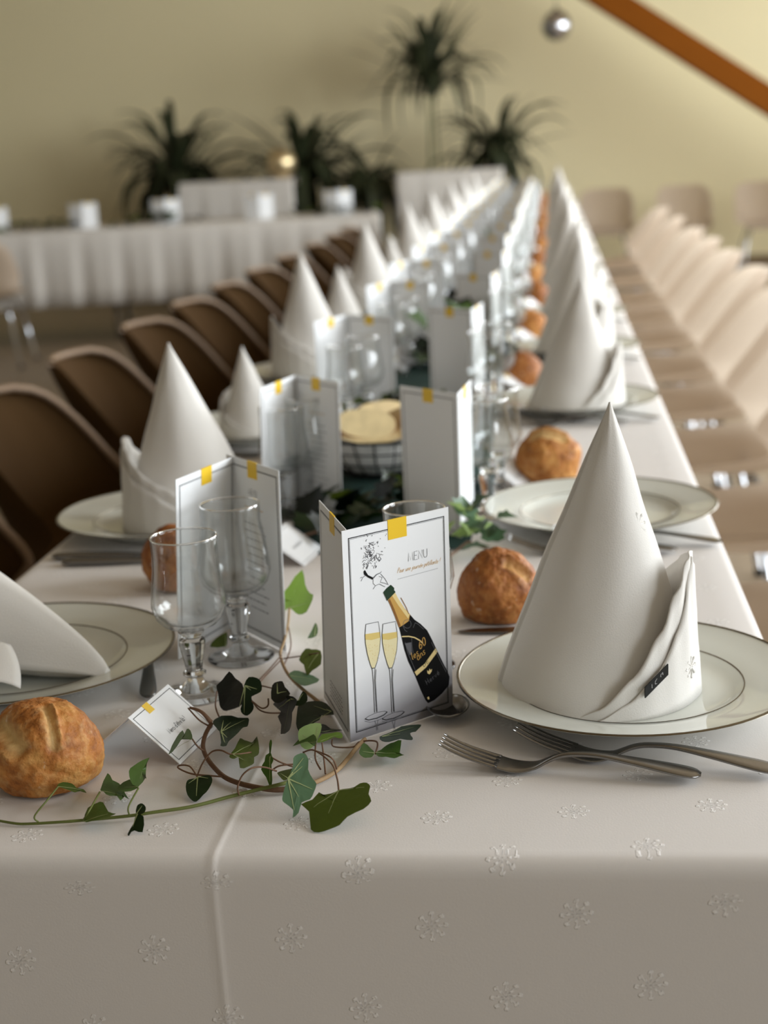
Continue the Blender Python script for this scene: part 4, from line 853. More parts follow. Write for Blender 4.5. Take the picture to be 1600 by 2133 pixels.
IVY_LEAVES = [
 (6,12,[(-0.2609,1.0862,0.8036),(-0.2595,1.0979,0.7941),(-0.2571,1.1127,0.7829),(-0.2590,1.1233,0.7714),(-0.2633,1.1319,0.7593),(-0.2693,1.1276,0.7575),(-0.2753,1.1198,0.7589),(-0.2771,1.1142,0.7624),(-0.2771,1.1075,0.7684),(-0.2741,1.0969,0.7811),(-0.2725,1.0881,0.7907),(-0.2673,1.0882,0.7956),(-0.2757,1.1124,0.7654),(-0.2621,1.1155,0.7755),(-0.2711,1.0928,0.7877),(-0.2601,1.0997,0.7920)]),
 (0,14,[(-0.2475,1.0939,0.7964),(-0.2403,1.0928,0.7959),(-0.2370,1.0913,0.7931),(-0.2362,1.0889,0.7873),(-0.2392,1.0883,0.7847),(-0.2436,1.0884,0.7836),(-0.2452,1.0875,0.7806),(-0.2432,1.0850,0.7749),(-0.2449,1.0836,0.7709),(-0.2490,1.0830,0.7678),(-0.2528,1.0838,0.7687),(-0.2545,1.0855,0.7725),(-0.2523,1.0879,0.7794),(-0.2513,1.0920,0.7901),(-0.2517,1.0835,0.7682),(-0.2452,1.0898,0.7865),(-0.2397,1.0895,0.7876),(-0.2556,1.0860,0.7734),(-0.2504,1.0918,0.7900)]),
 (0,17,[(-0.2705,1.0590,0.7738),(-0.2708,1.0783,0.7710),(-0.2693,1.0929,0.7688),(-0.2624,1.0886,0.7690),(-0.2545,1.0769,0.7703),(-0.2455,1.0720,0.7706),(-0.2420,1.0578,0.7725),(-0.2393,1.0397,0.7750),(-0.2423,1.0371,0.7755),(-0.2424,1.0212,0.7778),(-0.2447,0.9996,0.7811),(-0.2436,0.9858,0.7830),(-0.2480,0.9859,0.7832),(-0.2500,0.9968,0.7818),(-0.2574,1.0245,0.7781),(-0.2597,1.0300,0.7774),(-0.2668,1.0451,0.7756),(-0.2643,1.0686,0.7720),(-0.2457,1.0655,0.7715),(-0.2473,1.0067,0.7802),(-0.2459,0.9919,0.7823),(-0.2560,1.0595,0.7729),(-0.2563,1.0248,0.7780)]),
 (6,8,[(-0.2296,1.0970,0.7881),(-0.2264,1.1024,0.7899),(-0.2222,1.1030,0.7897),(-0.2191,1.0964,0.7865),(-0.2140,1.0901,0.7833),(-0.2176,1.0827,0.7806),(-0.2224,1.0792,0.7798),(-0.2282,1.0825,0.7819),(-0.2262,1.1010,0.7893),(-0.2169,1.0918,0.7843),(-0.2241,1.0888,0.7840)]),
 (6,12,[(-0.2225,1.1022,0.7747),(-0.2125,1.0796,0.7857),(-0.2003,1.0482,0.7956),(-0.1960,1.0346,0.7972),(-0.2023,1.0436,0.7856),(-0.2014,1.0329,0.7787),(-0.2076,1.0447,0.7700),(-0.2208,1.0745,0.7555),(-0.2206,1.0801,0.7610),(-0.2250,1.0958,0.7614),(-0.2216,1.0911,0.7678),(-0.2312,1.1189,0.7625),(-0.2166,1.0661,0.7612),(-0.2011,1.0492,0.7941),(-0.2241,1.0989,0.7669),(-0.2103,1.0720,0.7860)]),
 (0,12,[(-0.2098,1.1033,0.7672),(-0.2030,1.1076,0.7680),(-0.1921,1.1076,0.7689),(-0.1840,1.0981,0.7686),(-0.1786,1.0830,0.7677),(-0.1889,1.0855,0.7671),(-0.1894,1.0777,0.7664),(-0.1950,1.0717,0.7655),(-0.1998,1.0605,0.7641),(-0.2045,1.0647,0.7641),(-0.2083,1.0756,0.7648),(-0.2099,1.0934,0.7663),(-0.2017,1.0676,0.7646),(-0.1985,1.1005,0.7677),(-0.1869,1.0950,0.7681),(-0.1818,1.0894,0.7680)]),
 (0,6,[(-0.2047,1.0736,0.7844),(-0.2022,1.0805,0.7894),(-0.1985,1.0772,0.7881),(-0.1970,1.0711,0.7845),(-0.2023,1.0682,0.7814),(-0.2093,1.0714,0.7819),(-0.2012,1.0786,0.7884),(-0.2044,1.0729,0.7840)]),
 (3,9,[(-0.2008,1.0494,0.7696),(-0.1935,1.0548,0.7724),(-0.1850,1.0566,0.7724),(-0.1843,1.0505,0.7682),(-0.1860,1.0443,0.7641),(-0.1885,1.0387,0.7606),(-0.1928,1.0352,0.7587),(-0.1977,1.0369,0.7606),(-0.2008,1.0426,0.7649),(-0.1871,1.0541,0.7710),(-0.1988,1.0458,0.7668),(-0.1882,1.0408,0.7620)]),
 (1,8,[(-0.1844,1.0304,0.7691),(-0.1897,1.0481,0.7658),(-0.1980,1.0591,0.7626),(-0.2016,1.0470,0.7630),(-0.2037,1.0314,0.7642),(-0.1976,1.0331,0.7655),(-0.1898,1.0295,0.7678),(-0.1828,1.0109,0.7716),(-0.2026,1.0345,0.7641),(-0.1836,1.0238,0.7700)]),
 (5,9,[(-0.1830,1.0217,0.7703),(-0.1820,1.0405,0.7690),(-0.1753,1.0484,0.7682),(-0.1705,1.0538,0.7676),(-0.1668,1.0469,0.7679),(-0.1659,1.0375,0.7685),(-0.1677,1.0338,0.7688),(-0.1720,1.0368,0.7688),(-0.1780,1.0245,0.7699),(-0.1680,1.0468,0.7680),(-0.1805,1.0246,0.7700)]),
 (6,7,[(-0.1906,1.0883,0.7587),(-0.1867,1.0898,0.7580),(-0.1794,1.0736,0.7603),(-0.1743,1.0831,0.7581),(-0.1712,1.0730,0.7597),(-0.1817,1.0579,0.7634),(-0.1862,1.0562,0.7642),(-0.1738,1.0795,0.7587),(-0.1857,1.0568,0.7640)]),
 (2,17,[(-0.2431,0.9905,0.7735),(-0.2442,1.0029,0.7707),(-0.2446,1.0159,0.7678),(-0.2489,1.0525,0.7598),(-0.2449,1.0492,0.7601),(-0.2385,1.0459,0.7601),(-0.2374,1.0594,0.7568),(-0.2402,1.0754,0.7535),(-0.2291,1.0305,0.7626),(-0.2241,1.0014,0.7687),(-0.2248,0.9907,0.7713),(-0.2194,0.9640,0.7768),(-0.2198,0.9471,0.7807),(-0.2241,0.9390,0.7831),(-0.2355,0.9871,0.7733),(-0.2368,0.9788,0.7754),(-0.2404,0.9818,0.7752),(-0.2310,1.0105,0.7674),(-0.2355,1.0463,0.7597),(-0.2257,0.9677,0.7767),(-0.2418,0.9962,0.7720)]),
 (0,13,[(-0.2659,0.9824,0.7598),(-0.2628,0.9843,0.7603),(-0.2590,0.9851,0.7604),(-0.2556,0.9828,0.7597),(-0.2542,0.9772,0.7580),(-0.2556,0.9709,0.7562),(-0.2584,0.9652,0.7547),(-0.2625,0.9595,0.7532),(-0.2656,0.9601,0.7535),(-0.2700,0.9647,0.7549),(-0.2728,0.9722,0.7572),(-0.2730,0.9785,0.7590),(-0.2700,0.9808,0.7595),(-0.2632,0.9629,0.7542),(-0.2573,0.9813,0.7593),(-0.2717,0.9751,0.7579),(-0.2661,0.9829,0.7600)]),
 (1,11,[(-0.2708,0.9953,0.7843),(-0.2780,1.0193,0.7809),(-0.2837,1.0298,0.7778),(-0.2824,1.0174,0.7781),(-0.2888,1.0355,0.7748),(-0.2927,1.0314,0.7722),(-0.2940,1.0172,0.7709),(-0.2915,0.9985,0.7716),(-0.2880,0.9990,0.7738),(-0.2858,1.0142,0.7758),(-0.2776,1.0057,0.7805),(-0.2917,1.0039,0.7717),(-0.2714,0.9968,0.7840)]),
 (1,14,[(-0.2150,1.0053,0.7706),(-0.2171,1.0115,0.7738),(-0.2162,1.0142,0.7764),(-0.2147,1.0107,0.7747),(-0.2155,1.0056,0.7705),(-0.2115,0.9972,0.7668),(-0.2133,0.9955,0.7644),(-0.2120,0.9894,0.7608),(-0.2115,0.9803,0.7545),(-0.2134,0.9813,0.7541),(-0.2165,0.9886,0.7575),(-0.2211,0.9959,0.7601),(-0.2193,1.0008,0.7647),(-0.2188,1.0046,0.7678),(-0.2131,0.9829,0.7554),(-0.2151,1.0009,0.7673),(-0.2149,1.0017,0.7680)]),
 (2,8,[(-0.2107,1.0015,0.7565),(-0.2087,1.0078,0.7558),(-0.2025,1.0100,0.7559),(-0.1991,1.0076,0.7564),(-0.1978,0.9890,0.7589),(-0.1985,0.9794,0.7601),(-0.2006,0.9750,0.7605),(-0.2055,0.9856,0.7589),(-0.2086,0.9994,0.7569),(-0.1984,0.9803,0.7600)]),
 (4,18,[(-0.1924,0.9493,0.7741),(-0.1896,0.9565,0.7794),(-0.1898,0.9616,0.7841),(-0.1873,0.9647,0.7859),(-0.1825,0.9671,0.7860),(-0.1793,0.9644,0.7821),(-0.1791,0.9586,0.7768),(-0.1755,0.9541,0.7711),(-0.1728,0.9521,0.7681),(-0.1744,0.9464,0.7637),(-0.1764,0.9424,0.7609),(-0.1817,0.9390,0.7602),(-0.1832,0.9330,0.7553),(-0.1870,0.9290,0.7534),(-0.1871,0.9334,0.7574),(-0.1933,0.9354,0.7619),(-0.1949,0.9371,0.7642),(-0.1941,0.9425,0.7686),(-0.1823,0.9652,0.7841),(-0.1742,0.9482,0.7652),(-0.1859,0.9321,0.7557),(-0.1825,0.9599,0.7794),(-0.1833,0.9408,0.7625),(-0.1921,0.9493,0.7740)]),
 (2,20,[(-0.1560,0.9480,0.7661),(-0.1615,0.9456,0.7645),(-0.1688,0.9455,0.7632),(-0.1703,0.9481,0.7637),(-0.1741,0.9413,0.7611),(-0.1817,0.9380,0.7588),(-0.1752,0.9307,0.7576),(-0.1722,0.9150,0.7534),(-0.1665,0.9119,0.7534),(-0.1580,0.9126,0.7550),(-0.1518,0.9141,0.7565),(-0.1469,0.9203,0.7592),(-0.1359,0.9238,0.7622),(-0.1307,0.9295,0.7648),(-0.1334,0.9370,0.7666),(-0.1331,0.9450,0.7691),(-0.1364,0.9492,0.7698),(-0.1409,0.9497,0.7692),(-0.1450,0.9476,0.7679),(-0.1509,0.9479,0.7670),(-0.1615,0.9253,0.7583),(-0.1360,0.9446,0.7685),(-0.1736,0.9328,0.7585),(-0.1561,0.9476,0.7660)]),
 (1,8,[(-0.1503,1.0418,0.7612),(-0.1443,1.0359,0.7592),(-0.1410,1.0307,0.7580),(-0.1419,1.0222,0.7584),(-0.1445,1.0179,0.7593),(-0.1474,1.0169,0.7603),(-0.1514,1.0223,0.7617),(-0.1515,1.0320,0.7617),(-0.1501,1.0272,0.7612),(-0.1408,1.0297,0.7580)]),
 (1,11,[(-0.1402,1.0308,0.7580),(-0.1367,1.0376,0.7576),(-0.1331,1.0474,0.7571),(-0.1282,1.0536,0.7566),(-0.1232,1.0588,0.7560),(-0.1223,1.0366,0.7563),(-0.1186,1.0344,0.7560),(-0.1219,1.0287,0.7564),(-0.1251,1.0232,0.7567),(-0.1315,1.0248,0.7573),(-0.1371,1.0236,0.7578),(-0.1240,1.0343,0.7565),(-0.1402,1.0306,0.7580)]),
 (0,12,[(-0.1387,1.0479,0.7641),(-0.1322,1.0572,0.7635),(-0.1244,1.0736,0.7626),(-0.1117,1.0848,0.7618),(-0.1098,1.0814,0.7619),(-0.1122,1.0630,0.7627),(-0.1159,1.0560,0.7631),(-0.1130,1.0452,0.7634),(-0.1131,1.0376,0.7637),(-0.1219,1.0403,0.7639),(-0.1299,1.0354,0.7643),(-0.1356,1.0372,0.7644),(-0.1134,1.0765,0.7622),(-0.1224,1.0534,0.7634),(-0.1367,1.0478,0.7640)]),
 (1,9,[(-0.3061,0.9646,0.7606),(-0.3038,0.9450,0.7742),(-0.3015,0.9381,0.7842),(-0.3004,0.9445,0.7859),(-0.2997,0.9611,0.7832),(-0.3000,0.9804,0.7765),(-0.3009,0.9731,0.7756),(-0.3054,0.9873,0.7562),(-0.3081,1.0004,0.7515),(-0.3007,0.9690,0.7774),(-0.3062,0.9654,0.7600)]),
 (1,7,[(-0.3061,0.9644,0.7601),(-0.3099,0.9740,0.7598),(-0.3157,0.9750,0.7612),(-0.3190,0.9598,0.7640),(-0.3164,0.9529,0.7642),(-0.3121,0.9510,0.7633),(-0.3085,0.9537,0.7621),(-0.3154,0.9590,0.7632),(-0.3062,0.9654,0.7600)]),
 (1,11,[(-0.3304,0.9525,0.7638),(-0.3381,0.9919,0.7565),(-0.3307,0.9804,0.7570),(-0.3256,0.9799,0.7554),(-0.3159,0.9641,0.7561),(-0.3095,0.9522,0.7569),(-0.3140,0.9560,0.7575),(-0.3116,0.9374,0.7614),(-0.3177,0.9504,0.7601),(-0.3208,0.9430,0.7630),(-0.3277,0.9513,0.7632),(-0.3133,0.9572,0.7570),(-0.3292,0.9502,0.7640)]),
 (1,9,[(-0.3326,0.9180,0.7559),(-0.3351,0.9371,0.7559),(-0.3295,0.9409,0.7576),(-0.3249,0.9408,0.7588),(-0.3168,0.9252,0.7605),(-0.3101,0.9205,0.7622),(-0.3122,0.9172,0.7615),(-0.3181,0.9148,0.7598),(-0.3256,0.9139,0.7577),(-0.3147,0.9218,0.7610),(-0.3322,0.9173,0.7560)]),
 (1,10,[(-0.3631,0.9551,0.7661),(-0.3615,0.9633,0.7647),(-0.3559,0.9663,0.7628),(-0.3511,0.9618,0.7619),(-0.3468,0.9654,0.7602),(-0.3426,0.9589,0.7597),(-0.3469,0.9604,0.7608),(-0.3491,0.9519,0.7623),(-0.3538,0.9530,0.7636),(-0.3589,0.9521,0.7652),(-0.3460,0.9628,0.7603),(-0.3618,0.9523,0.7660)]),
 (0,7,[(-0.2959,0.9216,0.7600),(-0.2966,0.9276,0.7628),(-0.2956,0.9295,0.7639),(-0.2935,0.9299,0.7646),(-0.2899,0.9262,0.7635),(-0.2890,0.9213,0.7613),(-0.2918,0.9201,0.7601),(-0.2925,0.9279,0.7638),(-0.2951,0.9213,0.7600)]),
 (0,8,[(-0.2953,0.9210,0.7597),(-0.2894,0.9189,0.7590),(-0.2884,0.9091,0.7525),(-0.2947,0.9110,0.7529),(-0.2980,0.9097,0.7516),(-0.2978,0.9068,0.7515),(-0.2995,0.9094,0.7515),(-0.2963,0.9158,0.7560),(-0.2967,0.9129,0.7540),(-0.2944,0.9213,0.7600)]),
 (5,16,[(-0.2551,1.3241,0.7802),(-0.2576,1.3273,0.7782),(-0.2655,1.3353,0.7696),(-0.2741,1.3476,0.7647),(-0.2761,1.3599,0.7748),(-0.2622,1.3393,0.7821),(-0.2629,1.3454,0.7878),(-0.2570,1.3415,0.7966),(-0.2430,1.3312,0.8164),(-0.2355,1.3097,0.8078),(-0.2262,1.2894,0.8047),(-0.2214,1.2813,0.8062),(-0.2210,1.2771,0.8021),(-0.2273,1.2789,0.7898),(-0.2393,1.2956,0.7822),(-0.2484,1.3122,0.7811),(-0.2438,1.3287,0.8115),(-0.2706,1.3458,0.7705),(-0.2255,1.2823,0.7978),(-0.2551,1.3240,0.7800)]),
 (2,8,[(-0.2255,1.2327,0.7703),(-0.2193,1.2313,0.7703),(-0.2113,1.2297,0.7703),(-0.2065,1.1994,0.7688),(-0.2128,1.1893,0.7682),(-0.2165,1.1813,0.7678),(-0.2220,1.2002,0.7687),(-0.2276,1.2090,0.7690),(-0.2173,1.1916,0.7683),(-0.2123,1.2244,0.7700)]),
 (4,7,[(-0.2318,1.1787,0.7663),(-0.2288,1.1896,0.7656),(-0.2196,1.1887,0.7642),(-0.2056,1.1827,0.7620),(-0.2096,1.1668,0.7628),(-0.2145,1.1567,0.7637),(-0.2217,1.1617,0.7649),(-0.2098,1.1785,0.7627),(-0.2300,1.1775,0.7660)]),
 (1,5,[(-0.2180,1.2526,0.7893),(-0.2160,1.2491,0.7842),(-0.2170,1.2421,0.7794),(-0.2234,1.2344,0.7803),(-0.2204,1.2441,0.7850),(-0.2178,1.2512,0.7880),(-0.2182,1.2412,0.7800)]),
 (2,5,[(-0.3078,1.2817,0.7722),(-0.3053,1.2712,0.7655),(-0.3065,1.2659,0.7623),(-0.3203,1.2643,0.7622),(-0.3163,1.2736,0.7677),(-0.3080,1.2786,0.7703),(-0.3059,1.2655,0.7620)]),
]
IVY_STEMS = [
 (1,0.0009,0.0015,[(-0.4043,0.9275,0.7530),(-0.3850,0.9229,0.7520),(-0.3742,0.9222,0.7520),(-0.3500,0.9233,0.7530),(-0.3336,0.9265,0.7530),(-0.3052,0.9307,0.7540),(-0.2871,0.9348,0.7550),(-0.2622,0.9463,0.7540),(-0.2379,0.9630,0.7540),(-0.2171,0.9739,0.7550),(-0.2005,0.9720,0.7600),(-0.1869,0.9950,0.7560)]),
 (0,0.0010,0.0019,[(-0.2911,1.0702,0.7800),(-0.2797,1.0609,0.7800),(-0.2722,1.0588,0.7720)]),
 (0,0.0017,0.0021,[(-0.2728,1.0627,0.7700),(-0.2763,1.0539,0.7640),(-0.2759,1.0420,0.7590),(-0.2690,1.0260,0.7560),(-0.2589,1.0100,0.7540),(-0.2484,0.9953,0.7540),(-0.2354,0.9852,0.7540),(-0.2196,0.9777,0.7540),(-0.2066,0.9744,0.7540),(-0.1945,0.9761,0.7540)]),
 (2,0.0018,0.0018,[(-0.1978,0.9744,0.7540),(-0.1792,0.9907,0.7530),(-0.1676,1.0094,0.7530),(-0.1613,1.0300,0.7540),(-0.1568,1.0528,0.7540),(-0.1532,1.0693,0.7530)]),
 (2,0.0012,0.0017,[(-0.2551,1.3240,0.7800),(-0.2529,1.3003,0.7720),(-0.2527,1.2754,0.7640),(-0.2527,1.2537,0.7600),(-0.2456,1.2273,0.7580),(-0.2351,1.1990,0.7580),(-0.2194,1.1725,0.7560),(-0.2059,1.1524,0.7550),(-0.1874,1.1224,0.7540)]),
 (0,0.0006,0.0007,[(-0.2496,1.2416,0.7620),(-0.2529,1.1989,0.7640),(-0.2577,1.1585,0.7660),(-0.2504,1.0918,0.7900)]),
 (0,0.0006,0.0007,[(-0.2482,1.2382,0.7600),(-0.2535,1.1923,0.7620),(-0.2526,1.1400,0.7700)]),
 (0,0.0006,0.0007,[(-0.2529,1.3003,0.7720),(-0.2452,1.2675,0.7620),(-0.2458,1.2328,0.7560)]),
 (0,0.0006,0.0007,[(-0.2473,1.2382,0.7600),(-0.2289,1.2341,0.7640),(-0.2074,1.1961,0.7800)]),
 (0,0.0006,0.0007,[(-0.2577,1.1585,0.7660),(-0.2426,1.1450,0.7680),(-0.2267,1.1295,0.7700),(-0.2103,1.0720,0.7860)]),
 (0,0.0006,0.0007,[(-0.2925,1.0692,0.7800),(-0.2816,1.0589,0.7740),(-0.2741,1.0607,0.7680)]),
 (1,0.0006,0.0007,[(-0.3675,0.9232,0.7530),(-0.3693,0.9220,0.7580),(-0.3622,0.9323,0.7660),(-0.3618,0.9523,0.7660)]),
 (1,0.0006,0.0007,[(-0.3359,0.9249,0.7530),(-0.3294,0.9215,0.7620),(-0.3295,0.9486,0.7640)]),
 (1,0.0006,0.0007,[(-0.3037,0.9314,0.7540),(-0.3044,0.9335,0.7600),(-0.3057,0.9638,0.7600)]),
 (0,0.0006,0.0007,[(-0.2707,0.9988,0.7540),(-0.2671,1.0034,0.7620),(-0.2603,1.0053,0.7700),(-0.2514,0.9996,0.7740),(-0.2418,0.9962,0.7720),(-0.2310,1.0098,0.7680)]),
 (0,0.0006,0.0007,[(-0.2679,0.9882,0.7580),(-0.2752,0.9973,0.7620),(-0.2844,1.0044,0.7600),(-0.2872,1.0082,0.7560),(-0.2749,1.0000,0.7550),(-0.2595,0.9965,0.7550),(-0.2500,0.9948,0.7550)]),
 (0,0.0006,0.0007,[(-0.2714,0.9968,0.7840),(-0.2731,1.0162,0.7700),(-0.2736,1.0337,0.7590)]),
 (0,0.0006,0.0007,[(-0.2321,0.9655,0.7540),(-0.2316,0.9611,0.7620),(-0.2281,0.9639,0.7700),(-0.2215,0.9675,0.7740),(-0.2151,0.9781,0.7700),(-0.2094,0.9938,0.7600)]),
 (0,0.0006,0.0007,[(-0.2149,1.0017,0.7680),(-0.2070,1.0003,0.7640),(-0.1969,1.0043,0.7580)]),
 (0,0.0006,0.0007,[(-0.1896,1.0003,0.7720),(-0.1785,0.9851,0.7800),(-0.1628,0.9620,0.7800),(-0.1575,0.9509,0.7740),(-0.1563,0.9482,0.7650)]),
 (0,0.0006,0.0007,[(-0.1839,1.0093,0.7700),(-0.1674,0.9905,0.7720),(-0.1670,1.0106,0.7540)]),
 (0,0.0006,0.0007,[(-0.1839,1.0228,0.7700),(-0.1838,1.0164,0.7600),(-0.1792,1.0098,0.7540)]),
 (0,0.0006,0.0007,[(-0.1791,1.0228,0.7700),(-0.1764,1.0121,0.7580),(-0.1744,1.0020,0.7540)]),
 (0,0.0006,0.0007,[(-0.1763,1.0529,0.7600),(-0.1755,1.0530,0.7540),(-0.1604,1.0519,0.7540),(-0.1561,1.0622,0.7540),(-0.1423,1.0574,0.7560),(-0.1401,1.0297,0.7580)]),
 (0,0.0006,0.0007,[(-0.2440,1.0838,0.7800),(-0.2402,1.0904,0.7700),(-0.2342,1.0982,0.7640),(-0.2242,1.1030,0.7620)]),
 (0,0.0006,0.0007,[(-0.2428,1.0817,0.7800),(-0.2366,1.0834,0.7740),(-0.2325,1.0885,0.7740),(-0.2318,1.0888,0.7800)]),
 (0,0.0006,0.0007,[(-0.2838,1.1317,0.7700),(-0.2779,1.0994,0.7700),(-0.2714,1.0816,0.7680)]),
 (0,0.0006,0.0007,[(-0.2168,0.9976,0.7560),(-0.2085,0.9979,0.7620),(-0.1976,1.0013,0.7620)]),
 (0,0.0006,0.0007,[(-0.1906,1.0163,0.7620),(-0.1896,1.0003,0.7720)]),
 (1,0.0006,0.0007,[(-0.2980,0.9301,0.7550),(-0.2959,0.9266,0.7560)]),
]

org = Vector((-.24, 1.05, TZ))
ivy = thing('ivy_sprig', 'long trailing ivy sprig curling round the foot of the champagne menu', 'ivy', org)
for c_, n_, pts in IVY_LEAVES: ivy_leaf('leaf', c_, pts, n_, ivy, org)
for c_, r0, r1, pts in IVY_STEMS:
    b = MB(); P = [Vector(p) - org for p in pts]; fine = []
    for i in range(len(P) - 1):
        p0, p1, p2, p3 = P[max(i - 1, 0)], P[i], P[i + 1], P[min(i + 2, len(P) - 1)]
        for q in range(6):
            t = q / 6; fine.append(.5 * ((2 * p1) + (p2 - p0) * t + (2 * p0 - 5 * p1 + 4 * p2 - p3) * t * t + (3 * p1 - p0 - 3 * p2 + p3) * t ** 3))
    fine.append(P[-1])
    fine = [Vector((p.x, p.y, max(p.z, max(r0, r1) + .0003))) for p in fine]
    b.tube(fine, r0, 7, r1); link('stem', b.data('stem', STEMC[c_]), ivy)
# template leaves for the farther greenery
LOBES = [(0, 0), (.22, -.06), (.50, .06), (.42, .28), (.62, .46), (.34, .58), (.18, .78), (0, 1.05), (-.18, .78), (-.34, .58), (-.62, .46), (-.42, .28), (-.50, .06), (-.22, -.06)]
def template_leaf(colr, s):
    b = MB(); pts = [Vector((x * s, y * s, .25 * abs(x) * s - .25 * y * y * s)) for x, y in LOBES]; c = Vector((0, .4 * s, -.03 * s))
    b.v = [tuple(c)] + [tuple(p) for p in pts]; n = len(pts)
    for i in range(n): b.f.append((0, 1 + i, 1 + (i + 1) % n)); b.m.append(0)
    return b.data('leaf', 'ivy_%d' % colr)
TL = {c_: template_leaf(c_, .046) for c_ in range(7)}
def sprig(label, path, n, seed, cols, spread=.03, size=1.0, hz=.02, name='ivy_sprig'):
    rnd = random.Random(seed); P = [Vector(p) for p in path]; o0 = P[0]; t = thing(name, label, 'ivy' if name == 'ivy_sprig' else 'foliage', o0, group='greenery along the tables')
    b = MB(); b.tube([p - o0 for p in P], .0016, 6); link('stem', b.data('stem', 'stem_brown'), t)
    for k in range(n):
        u = k / n * (len(P) - 1); i = min(int(u), len(P) - 2); p = P[i].lerp(P[i + 1], u - i) - o0 + Vector((rnd.uniform(-spread, spread), rnd.uniform(-spread, spread), rnd.uniform(.004, hz)))
        o = link('leaf', TL[rnd.choice(cols)], t, p, (rnd.uniform(-.2, 1.1), rnd.uniform(-.6, .6), rnd.uniform(0, 6.28))); s = size * rnd.uniform(.7, 1.15); o.scale = (s, s, s)
    return t
z = TZ + .007
sprig('dark ivy heaped on the runner between the second menu cards', [(-.30, 1.68, z), (-.25, 1.74, z), (-.20, 1.80, z + .006), (-.17, 1.84, z)], 40, 1, (0, 0, 6, 6, 2), .045, .8, .022)
sprig('pale grey-green sprig beside the brown bread roll behind the champagne menu', [(-.125, 1.56, z), (-.10, 1.60, z + .01), (-.075, 1.60, z)], 16, 2, (4, 4, 3), .022, .62, .04, 'eucalyptus_sprig')
sprig('dark ivy lying on the runner beyond the bread basket', [(-.33, 2.40, z), (-.26, 2.50, z), (-.20, 2.46, z)], 16, 3, (0, 6, 2), .035, .9, .03)
sprig('dark green ivy clump at the third menu in the middle of the table', [(-.24, 2.95, z), (-.22, 3.10, z), (-.20, 3.25, z)], 40, 4, (0, 6, 1), .05, 1.15, .10)
sprig('ivy trailing by the bread roll of the third right-hand place', [(-.10, 2.86, z), (-.09, 2.98, z)], 10, 5, (0, 1), .025, .8, .04)
for k in range(5):
    y = 3.9 + k * 1.25; sprig('ivy trail far down the runner, %s clump from the near end of the far half' % ORD[k], [(-.26, y, z), (-.19, y + .25, z), (-.23, y + .5, z)], 20, 10 + k, (0, 6, 1), .06, 1.1, .05)

# ---------------------------------------------------------------- chairs
def shell_mesh():
    keys = [(0, .235, .425, .150, .0, .012), (.06, .225, .442, .185, .0, .02), (.2, .12, .440, .215, .0, .035), (.38, -.03, .432, .225, .0, .055), (.50, -.135, .440, .225, .03, .06), (.58, -.190, .478, .225, .085, .045), (.66, -.222, .545, .226, .145, .02), (.78, -.258, .640, .224, .130, .0), (.90, -.297, .728, .212, .100, 0), (.965, -.318, .775, .182, .075, 0), (1.0, -.326, .792, .135, .050, 0)]
    S = spline(keys, 40); rows = []
    for (s, x, zc, hw, wing, lift) in S:
        row = []
        for j in range(21):
            u = j / 10 - 1; a = abs(u); yv = hw * math.copysign(math.sin(a * math.pi / 2 * .92) / math.sin(math.pi / 2 * .92), u)
            row.append((x + wing * a ** 2.0, yv, zc + lift * a ** 2.4))
        rows.append(row)
    b = MB(); b.quad_grid(rows); return b
chair0 = thing('shell_chair', '', 'chair')
sh = link('shell', shell_mesh().data('shell', 'chair_plastic'), chair0); 
for sx, sy in ((.17, .15), (.17, -.15), (-.13, .15), (-.13, -.15)):
    b = MB(); b.tube([(sx * .7, sy * .8, .425), (sx * 1.0, sy * 1.05, .30), (sx * 1.35, sy * 1.35, .012)], .0095, 10); l_ = link('leg', b.data('leg', 'chrome'), chair0)
    b = MB(); b.lathe([(0, 0), (.013, 0), (.013, .022), (0, .022)], 10, (sx * 1.36, sy * 1.36, 0)); link('foot', b.data('foot', 'rubber'), l_)
b = MB(); b.tube([(.12, .12, .421), (.12, -.12, .421)], .008, 8); b.tube([(-.09, .12, .421), (-.09, -.12, .421)], .008, 8); b.tube([(.12, 0, .421), (-.09, 0, .421)], .008, 8); link('cross_bars', b.data('cross_bars', 'chrome'), chair0)
note(chair0)
rim_keys = spline([(0, .235, .425, .150, .0, .012), (.06, .225, .442, .185, .0, .02), (.2, .12, .440, .215, .0, .035), (.38, -.03, .432, .225, .0, .055), (.50, -.135, .440, .225, .03, .06), (.58, -.190, .478, .225, .085, .045), (.66, -.222, .545, .226, .145, .02), (.78, -.258, .640, .224, .130, .0), (.90, -.297, .728, .212, .100, 0), (.965, -.318, .775, .182, .075, 0), (1.0, -.326, .792, .135, .050, 0)], 40)
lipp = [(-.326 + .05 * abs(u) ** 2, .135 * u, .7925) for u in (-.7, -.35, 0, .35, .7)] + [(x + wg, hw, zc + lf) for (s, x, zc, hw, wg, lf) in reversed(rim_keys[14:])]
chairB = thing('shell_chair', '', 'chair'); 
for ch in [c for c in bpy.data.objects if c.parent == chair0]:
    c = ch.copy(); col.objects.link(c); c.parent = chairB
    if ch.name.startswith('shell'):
        c.data = ch.data.copy(); c.data.materials[0] = M['chair_shade_brown']
        b = MB(); b.tube(lipp, .0085, 8); lo_ = link('lip', b.data('lip', 'chair_lit_lip'), c); lo_['label'] = 'rounded edge coloured lighter as if lit'
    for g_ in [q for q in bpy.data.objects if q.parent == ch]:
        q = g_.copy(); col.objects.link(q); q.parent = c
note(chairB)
def chair(label, x, y, rz, group, root=None): return place(root or chair0, label, (x, y, 0), (0, 0, rz), group)
LY = [2.12, 2.72, 3.30, 3.88, 4.42, 4.98, 5.55, 6.20, 6.95, 7.60, 8.2]
for q_ in (chair0, chairB): q_.scale = (1, 1, .965)
